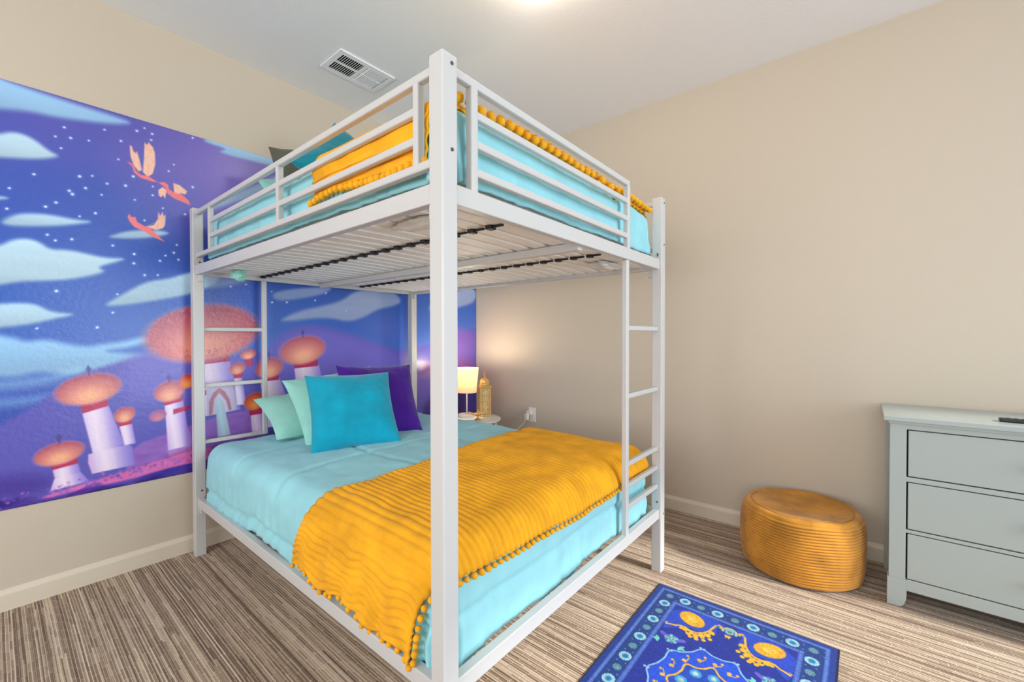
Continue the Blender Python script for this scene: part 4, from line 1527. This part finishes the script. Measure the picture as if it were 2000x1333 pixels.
def pillow(name, w, h, t, m, label, bl, br_, lean, roll=0.0, seed=0.0, n=40, pinch=.07, sag=0.0, cat='pillow'):
    """pillow standing on its lower edge from bl to br_, leaning back by lean"""
    bl, br_ = Vector(bl), Vector(br_)
    d = (br_ - bl)
    ang = math.atan2(d.y, d.x)
    me_pts = []
    bm = bmesh.new()
    rows = {}
    for side in (1, -1):
        for i in range(n + 1):
            for j in range(n + 1):
                u, v = i / n * 2 - 1, j / n * 2 - 1
                edge = (i in (0, n) or j in (0, n))
                if side == -1 and edge:
                    rows[side, i, j] = rows[1, i, j]
                    continue
                x = w / 2 * u * (1 - pinch * (1 - v * v) * abs(u) ** 2)
                z = h / 2 * v * (1 - pinch * (1 - u * u) * abs(v) ** 2)
                f_ = max(0, (1 - u ** 4)) ** .55 * max(0, (1 - v ** 4)) ** .55
                f_ *= .62 + .38 * max(0, (1 - u * u) * (1 - v * v)) ** .5
                y = t / 2 * f_
                e = max(abs(u), abs(v))
                wr = noise.noise((x * 10 + seed, z * 10, side * 3.0)) * .010 + noise.noise((x * 26 + seed, z * 26, side)) * .0035
                y += wr * f_ ** .7
                # pulls radiating from the corners
                an = math.atan2(abs(v), abs(u))
                cr = (abs(u) * abs(v)) ** 2
                y += .006 * cr * math.sin(an * 34 + seed) * f_ ** .4
                z -= sag * (1 - v) * u * u
                if edge:
                    y = .004 * noise.noise((x * 20, z * 20, seed))
                rows[side, i, j] = bm.verts.new((x, -side * y, z + h / 2))
    for side in (1, -1):
        for i in range(n):
            for j in range(n):
                q = [rows[side, i, j], rows[side, i + 1, j], rows[side, i + 1, j + 1], rows[side, i, j + 1]]
                if side == -1:
                    q.reverse()
                bm.faces.new(q)
    # a fine piped seam round the rim
    rim = [(-1 + 2 * k / n, -1) for k in range(n)] + [(1, -1 + 2 * k / n) for k in range(n)] + [(1 - 2 * k / n, 1) for k in range(n)] + [(-1, 1 - 2 * k / n) for k in range(n)]
    o = done(bm, name, m, None, True)
    mid = (bl + br_) / 2
    R_ = Matrix.Rotation(ang, 4, 'Z') @ Matrix.Rotation(-lean, 4, 'X') @ Matrix.Translation((0, 0, h / 2)) @ Matrix.Rotation(roll, 4, 'Y') @ Matrix.Translation((0, 0, -h / 2))
    o.matrix_world = Matrix.Translation(mid) @ R_
    tag(o, label, cat)
    return o


# lower bunk pillows (from the front to the back)
pillow('throw_pillow', .432, .430, .15, M['teal'], 'teal velvet square throw pillow at the front of the lower bunk', (.815, -1.915, .602), (.940, -1.545, .602), math.radians(35), seed=1)
pillow('throw_pillow', .44, .45, .14, M['purple'], 'deep purple velvet throw pillow behind the teal one on the lower bunk', (.700, -1.665, .605), (.805, -1.305, .605), math.radians(33), roll=.03, seed=5)
pillow('bed_pillow', .50, .44, .13, M['mint'], 'mint pillow leaning upright behind the teal throw pillow on the lower bunk', (.640, -1.900, .600), (.730, -1.43, .600), math.radians(38), seed=9, roll=-.13)
pillow('bed_pillow', .62, .42, .15, M['mint'], 'mint pillow lying at the head of the lower bunk against the mural', (.48, -1.94, .625), (.52, -1.35, .625), math.radians(66), seed=14)
# upper bunk pillows
pillow('throw_pillow', .43, .43, .14, M['deep_teal'], 'teal velvet throw pillow propped on the upper bunk behind the side guard rail', (.74, -1.87, 1.835), (.80, -1.47, 1.835), math.radians(22), roll=-.92, seed=21)
pillow('throw_pillow', .56, .48, .17, M['olive'], 'dark olive grey velvet pillow on the upper bunk behind the teal one', (.42, -1.905, 1.755), (.56, -1.38, 1.755), math.radians(14), roll=-.14, pinch=.04, seed=25)
pillow('bed_pillow', .62, .40, .14, M['mint'], 'mint pillow at the head of the upper bunk, one tip showing above the guard rail', (.30, -1.88, 1.775), (.34, -1.28, 1.775), math.radians(30), roll=-.25, seed=29)
crumple('pillowcase_tip', (.30, -2.06, 1.470), (.045, .035, .026), M['mint'], bpy.data.objects['comforter.001'], 7.0)

# ------------------------------------------------------------------ bedside table with lamp, lantern and oil lamp
TX, TY, TZ = .414, -.464, .500
t = thing('side_table', (TX, TY, 0), 'round white metal tray side table in the corner behind the bunk bed', 'table')
bm = bmesh.new()
bm_lathe(bm, [(0, TZ - .006), (.205, TZ - .006), (.216, TZ - .004), (.220, TZ + .006), (.217, TZ + .008), (.210, TZ + .001), (0, TZ)], 64)
done(bm, 'table_top', M['shoe'], t, True)
for k in range(3):
    an = k * 2 * PI / 3 + .75
    bm = bmesh.new()
    c, s = math.cos(an), math.sin(an)
    bm_tube(bm, [(.10 * c, .10 * s, TZ - .008), (.165 * c, .165 * s, TZ - .012), (.178 * c, .178 * s, TZ - .03), (.19 * c, .19 * s, .25), (.20 * c, .20 * s, .0)], .008, 10)
    done(bm, 'leg', M['shoe'], t, True)

lp = thing('table_lamp', (.305, -.425, TZ), 'lit table lamp with white drum shade and thin white stem on the side table', 'lamp')
bm = bmesh.new()
bm_lathe(bm, [(0, 0), (.068, 0), (.071, .004), (.070, .020), (.066, .024), (.012, .026), (0, .026)], 48)
done(bm, 'base', M['shoe'], lp, True)
bm = bmesh.new()
bm_tube(bm, [(0, 0, .024), (0, 0, .30)], .0055, 12)
done(bm, 'stem', M['shoe'], lp, True)
bm = bmesh.new()
bm_lathe(bm, [(0, .024), (.013, .024), (.013, .030), (.008, .034), (0, .034)], 20)
done(bm, 'collar', M['brass'], lp, True, label='brass collar at the foot of the stem')
bm = bmesh.new()
SH0, SH1 = .200, .395
bm_lathe(bm, [(.0785, SH0), (.0955, SH1), (.0935, SH1), (.0765, SH0), (.0785, SH0)], 64)
sh = done(bm, 'lamp_shade', M['shade'], lp, True)
for v_, r_ in ((SH0, .0775), (SH1, .0945)):
    bm = bmesh.new()
    bm_lathe(bm, [(r_ - .0012, v_ - .0015), (r_ + .0018, v_ - .0015), (r_ + .0018, v_ + .0025), (r_ - .0012, v_ + .0025), (r_ - .0012, v_ - .0015)], 64)
    done(bm, 'shade_trim', M['shoe'], sh, True)
bm = bmesh.new()
for an in (0, 2 * PI / 3, 4 * PI / 3):
    bm_tube(bm, [(0, 0, .262), (.0845 * math.cos(an), .0845 * math.sin(an), .262)], .0012, 6)
bm_lathe(bm, [(0, .25), (.014, .25), (.014, .29), (0, .29)], 16)
done(bm, 'socket', M['shoe'], lp)
bm = bmesh.new()
bm_lathe(bm, [(0, .288), (.010, .29), (.013, .305), (.024, .325), (.026, .342), (.018, .358), (0, .366)], 24)
bulb = done(bm, 'bulb', M['bulb'], lp, True)
ld = bpy.data.lights.new('lamp_glow', 'POINT')
ld.energy = 5.5
ld.color = (1.0, .85, .62)
ld.shadow_soft_size = .028
lo = bpy.data.objects.new('lamp_glow', ld)
COL.objects.link(lo)
lo.parent = lp
lo.location = (0, 0, .385)

# lantern : square pierced tower, scalloped roof, dome and finial
ln = thing('lantern', (.385, -.300, TZ + .001), 'tall square gold Moroccan style lantern with pierced sides and dome beside the lit lamp', 'lantern', rot=(0, 0, math.radians(52)))
box('base', (-.047, -.047, 0), (.047, .047, .014), M['brass'], ln, .003)
bm = bmesh.new()
bm_box(bm, (-.038, -.038, .014), (.038, .038, .232), .001)
done(bm, 'pierced_panel', M['pierced'], ln)
bm = bmesh.new()
for sx in (-1, 1):
    for sy in (-1, 1):
        bm_box(bm, (sx * .041 - .005, sy * .041 - .005, .012), (sx * .041 + .005, sy * .041 + .005, .236), .0015)
for z in (.020, .125, .226):
    for s_ in (-1, 1):
        bm_box(bm, (-.041, s_ * .041 - .003, z - .004), (.041, s_ * .041 + .003, z + .004), .001)
        bm_box(bm, (s_ * .041 - .003, -.041, z - .004), (s_ * .041 + .003, .041, z + .004), .001)
done(bm, 'corner_frame', M['brass'], ln)
# arches on every face
bm = bmesh.new()
for z0 in (.03, .135):
    for face in range(4):
        pts = []
        for k in range(13):
            an = PI * k / 12
            pts.append((.024 * math.cos(an), -.0405, z0 + .052 + .030 * math.sin(an) ** .8))
        pts = [(.024, -.0405, z0)] + pts + [(-.024, -.0405, z0)]
        rot = Matrix.Rotation(face * PI / 2, 3, 'Z')
        bm_tube(bm, [rot @ Vector(p) for p in pts], .0018, 6)
done(bm, 'arch_fret', M['brass'], ln)
box('roof_plate', (-.053, -.053, .234), (.053, .053, .246), M['brass'], ln, .003)
bm = bmesh.new()
bm_lathe(bm, [(.040, .246), (.043, .252), (.040, .262), (.040, .275), (.036, .290), (.026, .303), (.012, .312), (.008, .316), (.010, .320), (.006, .326), (.0075, .332), (.003, .340), (0, .344)], 8)
dm = done(bm, 'dome', M['brass'], ln)
bm = bmesh.new()
bmesh.ops.create_cone(bm, segments=24, radius1=.001, radius2=.001, depth=.001)
bm.clear()
bm_tube(bm, [(.014 * math.cos(k * PI / 8), 0, .355 + .014 * math.sin(k * PI / 8)) for k in range(17)], .0018, 6, cap=False)
done(bm, 'hanging_ring', M['brass'], ln, True)

# genie style oil lamp
ol = thing('oil_lamp', (.472, -.470, TZ + .001), 'small brass oil lamp with spout and curled handle at the front of the side table', 'ornament', rot=(0, 0, math.radians(35)))
bm = bmesh.new()
bm_lathe(bm, [(0, 0), (.026, 0), (.027, .003), (.018, .009), (.007, .018), (.006, .026), (.014, .031), (.030, .040), (.036, .048), (.030, .054), (.018, .058), (0, .059)], 32)
done(bm, 'bowl', M['brass'], ol, True)
bm = bmesh.new()
bm_lathe(bm, [(0, .056), (.017, .057), (.015, .064), (.008, .070), (.003, .073), (.005, .078), (.002, .084), (0, .085)], 24)
done(bm, 'lid', M['brass'], ol, True)
bm = bmesh.new()
bm_tube(bm, [(-.026, 0, .044), (-.042, 0, .046), (-.056, 0, .053), (-.068, 0, .064)], .009, 12, taper=[1.3, 1.0, .7, .55])
done(bm, 'spout', M['brass'], ol, True)
bm = bmesh.new()
bm_tube(bm, [(.030, 0, .046), (.046, 0, .046), (.058, 0, .055), (.058, 0, .068), (.046, 0, .074), (.038, 0, .068)], .0028, 8)
done(bm, 'handle', M['brass'], ol, True)

# ------------------------------------------------------------------ wall outlet, plug and cord
wo = thing('wall_outlet', (.652, 0, .496), 'white wall outlet low on the beige wall to the right of the side table', 'outlet')
bm = bmesh.new()
bm_box(bm, (-.036, -.006, -.060), (.036, 0, .060), .003, 3)
done(bm, 'cover_plate', M['plastic'], wo)
bm = bmesh.new()
for z in (-.021, .021):
    bm_box(bm, (-.017, -.008, z - .014), (.017, -.005, z + .014), .004)
done(bm, 'receptacle', M['plastic'], wo)
bm = bmesh.new()
for z in (-.021,):
    for x in (-.006, .006):
        bm_box(bm, (x - .001, -.0086, z - .002), (x + .001, -.0078, z + .006))
done(bm, 'slot', M['cap'], wo)
pc = thing('power_cord', (.640, -.008, .517), 'white plug and lamp cord hanging from the wall outlet towards the bed', 'cord')
bm = bmesh.new()
bm_box(bm, (-.022, -.030, -.018), (.020, 0, .016), .004)
bm_box(bm, (-.032, -.046, -.062), (.000, -.020, -.010), .005)
done(bm, 'plug', M['plastic'], pc)
bm = bmesh.new()
P_ = [(-.022, -.034, -.060), (-.045, -.040, -.095), (-.078, -.050, -.128), (-.11, -.07, -.16), (-.15, -.10, -.24), (-.17, -.13, -.38), (-.19, -.15, -.49), (-.25, -.2, -.508)]
Q = []
for a, b in zip(P_[:-1], P_[1:]):
    for k in range(5):
        Q.append(Vector(a).lerp(Vector(b), k / 5))
bm_tube(bm, Q + [Vector(P_[-1])], .0028, 8)
done(bm, 'cable', M['plastic'], pc, True)

# ------------------------------------------------------------------ round corduroy ottoman
OX, OY, OR, OH = 2.552, -.300, .262, .318
bm = bmesh.new()
prof = [(0, .0), (.20, .0), (.238, .004)]
nr = 21
for k in range(nr * 8 + 1):
    s = k / (nr * 8)
    z = .012 + s * (OH - .040)
    bulge = OR - .012 * (abs(2 * s - 1) ** 3.2)
    prof.append((bulge + .0066 * abs(math.sin(PI * s * nr)) ** .6 - .005, z))
R1 = prof[-1][0]
# rounded shoulder then a slightly dished top with concentric ribs
for k in range(1, 9):
    an = PI / 2 * k / 8
    prof.append((R1 - .018 * (1 - math.cos(an)), (OH - .028) + .018 * math.sin(an)))
R2 = prof[-1][0]
for k in range(1, 90):
    s = k / 89
    r = R2 * (1 - s)
    prof.append((max(r, 0.0), OH - .008 - .022 * (1 - (r / R2) ** 2) - .006 * math.exp(-((r - R2 + .012) / .006) ** 2)))
bm_lathe(bm, prof, 144)
bmesh.ops.remove_doubles(bm, verts=bm.verts, dist=1e-5)
for v in bm.verts:
    r = math.hypot(v.co.x, v.co.y)
    n_ = noise.noise((v.co.x * 5, v.co.y * 5, v.co.z * 5))
    if r < R2 - .014 and v.co.z > .1:                # the cloth of the top has straight parallel cords
        v.co.z += .0042 * abs(math.sin(PI * (v.co.y * .8 + v.co.x * .6) / .019)) ** .6
    if v.co.z > .02:
        v.co.x *= 1 + .018 * n_
        v.co.y *= 1 + .018 * n_
        v.co.z += .006 * noise.noise((v.co.x * 7, v.co.y * 7, 3.3))
ot = done(bm, 'ottoman', M['ochre'], None, True)
ot.location = (OX, OY, 0.001)
tag(ot, 'round golden ochre corduroy pouf ottoman on the carpet between the bed and the grey dresser', 'ottoman')
# ------------------------------------------------------------------ dresser
DX0, DX1, DY = 2.885, 3.885, -.420
dr = thing('dresser', ((DX0 + DX1) / 2, (DY) / 2, 0), 'grey blue painted three drawer dresser with small gold knobs against the right wall', 'dresser')
off = Vector(dr.location)


def dbox(name, a, b, m, parent=dr, bev=.002, label=None):
    a2 = [a[i] - off[i] for i in range(3)]
    b2 = [b[i] - off[i] for i in range(3)]
    bm = bmesh.new()
    bm_box(bm, a2, b2, bev)
    return done(bm, name, m, parent, False, label)


bm = bmesh.new()
for (a, b) in [((DX0 - .022, DY - .022, .792), (DX1 + .022, -.016, .815))]:
    bm_box(bm, [a[i] - off[i] for i in range(3)], [b[i] - off[i] for i in range(3)], .004, 3)
bm_box(bm, [DX0 - .006 - off.x, DY - .008 - off.y, .780 - off.z], [DX1 + .006 - off.x, -.020 - off.y, .793 - off.z], .003)
done(bm, 'top', M['grey'], dr)
dbox('side_panel', (DX0 + .008, DY + .04, .10), (DX0 + .024, -.02, .782), M['grey'])
dbox('side_panel', (DX1 - .024, DY + .04, .10), (DX1 - .008, -.02, .782), M['grey'])
dbox('back_panel', (DX0 + .01, -.026, .10), (DX1 - .01, -.018, .782), M['grey'])


def leg(x0, x1, y0, y1, inner, front=True):
    """stile running down into a foot block with a curved inner heel"""
    bm = bmesh.new()
    bm_box(bm, (x0 - off.x, y0 - off.y, .112), (x1 - off.x, y1 - off.y, .782), .002)
    # foot, slightly proud
    x0_, x1_ = x0 - .004, x1 + .004
    prof = []
    if inner > 0:
        prof = [(x0_, .118), (x0_, .0), (x0_ + .038, 0.0)]
        for k in range(9):
            an = PI / 2 * k / 8
            prof.append((x0_ + .038 + (x1_ - x0_ - .038) * math.sin(an), .055 * (1 - math.cos(an))))
        prof.append((x1_, .118))
    else:
        prof = [(x1_, .118), (x1_, .0), (x1_ - .038, 0.0)]
        for k in range(9):
            an = PI / 2 * k / 8
            prof.append((x1_ - .038 - (x1_ - x0_ - .038) * math.sin(an), .055 * (1 - math.cos(an))))
        prof.append((x0_, .118))
    ra = [bm.verts.new((p[0] - off.x, y0 - .004 - off.y, p[1])) for p in prof]
    rb = [bm.verts.new((p[0] - off.x, y1 + .002 - off.y, p[1])) for p in prof]
    n_ = len(prof)
    for i in range(n_):
        j = (i + 1) % n_
        bm.faces.new((ra[i], ra[j], rb[j], rb[i]))
    bm.faces.new(ra)
    bm.faces.new(rb)
    return done(bm, 'leg', M['grey'], dr)


leg(DX0, DX0 + .054, DY, DY + .045, 1)
leg(DX1 - .054, DX1, DY, DY + .045, -1)
leg(DX0, DX0 + .054, -.065, -.020, 1)
leg(DX1 - .054, DX1, -.065, -.020, -1)
dbox('carcass', (DX0 + .05, DY + .018, .100), (DX1 - .05, -.03, .775), M['gap'], label='dark inside of the carcass seen in the drawer gaps')
for nm, z0, z1 in (('top_rail', .758, .782), ('drawer_rail', .536, .556), ('drawer_rail', .318, .332), ('apron', .070, .119)):
    dbox(nm, (DX0 + .05, DY + .004, z0), (DX1 - .05, DY + .03, z1), M['grey'])
for z0, z1 in ((.5595, .7545), (.3355, .5325), (.1225, .3145)):
    d = dbox('drawer', (DX0 + .0595, DY + .003, z0 + .001), (DX1 - .0595, DY + .022, z1), M['grey'], bev=.0025)
    for kx in (DX0 + .417, DX1 - .22):
        bm = bmesh.new()
        bm_lathe(bm, [(0, .0), (.006, .0), (.005, .010), (.007, .014), (.014, .018), (.0155, .024), (.012, .029), (0, .031)], 24)
        kb = done(bm, 'knob', M['knob'], d, True, label='small gold knob')
        kb.location = (kx - off.x, DY + .003 - off.y, (z0 + z1) / 2)
        kb.rotation_euler = (PI / 2, 0, 0)

# remote control on the dresser
rc = thing('remote_control', (3.285, -.335, .8155), 'slim black remote control lying on the grey dresser top', 'remote', rot=(0, 0, math.radians(-2)))
bm = bmesh.new()
bm_box(bm, (-.072, -.020, 0), (.085, .020, .014), .005, 3)
done(bm, 'body', M['remote'], rc)
bm = bmesh.new()
for i in range(6):
    for j in range(3):
        bm_box(bm, (-.050 + i * .020, -.011 + j * .009, .0135), (-.042 + i * .020, -.006 + j * .009, .0155), .001)
done(bm, 'button_pad', M['button'], rc)

# ------------------------------------------------------------------ ceiling light
CX, CY = 1.715, -1.385
cl = thing('ceiling_light', (CX, CY, ROOM_Z), 'lit round flush mount ceiling light in the middle of the ceiling', 'lamp')
bm = bmesh.new()
bm_lathe(bm, [(0, 0), (.155, 0), (.158, -.006), (.156, -.030), (.148, -.034), (0, -.034)], 64)
done(bm, 'fixture_base', M['plastic'], cl, True)
bm = bmesh.new()
bm_lathe(bm, [(.147, -.030)] + [(.147 * math.cos(k * PI / 24), -.032 - .075 * math.sin(k * PI / 24)) for k in range(1, 12)] + [(0, -.107)], 64)
done(bm, 'glass_dome', M['dome'], cl, True)

# ------------------------------------------------------------------ ceiling vent
VX0, VX1, VY0, VY1 = .335, .568, -1.640, -1.290
vt = thing('ceiling_vent', ((VX0 + VX1) / 2, (VY0 + VY1) / 2, ROOM_Z), 'white rectangular air vent with two banks of louvres in the ceiling above the bed', 'vent')
vx, vy = (VX1 - VX0) / 2, (VY1 - VY0) / 2
bm = bmesh.new()
w = .030
for a, b in [((-vx, -vy), (vx, -vy + w)), ((-vx, vy - w), (vx, vy)), ((-vx, -vy + w), (-vx + w, vy - w)), ((vx - w, -vy + w), (vx, vy - w)), ((-vx + w, -.010), (vx - w, .010)),
             ((-.006, -vy + w), (.006, -.010)), ((-.006, .010), (.006, vy - w))]:
    bm_box(bm, (a[0], a[1], -.010), (b[0], b[1], -.001), 0)
done(bm, 'frame', M['ceil'], vt)
box('duct', (-vx + .02, -vy + .02, -.0020), (vx - .02, vy - .02, -.0005), M['hole'], vt, 0, label='dark duct opening')
me = None
for bank in (-1, 1):
    for k in range(11):
        y = bank * (.016 + k * .0125 + .004)
        if abs(y) > vy - w:
            continue
        bm = bmesh.new()
        tilt = math.radians(-40 * bank)
        r_ = Matrix.Rotation(tilt, 3, 'X')
        hw = .0062 if bank < 0 else .0080
        vs = []
        for x in (-vx + w, vx - w):
            for (dy, dz) in ((-hw, -.0006), (hw, -.0006), (hw, .0006), (-hw, .0006)):
                vs.append(bm.verts.new(Vector((x, y, -.0078)) + r_ @ Vector((0, dy * .8, dz))))
        for i in range(4):
            j = (i + 1) % 4
            bm.faces.new((vs[i], vs[j], vs[4 + j], vs[4 + i]))
        bm.faces.new(vs[:4])
        bm.faces.new(vs[4:])
        done(bm, 'louvre', M['ceil'], vt)
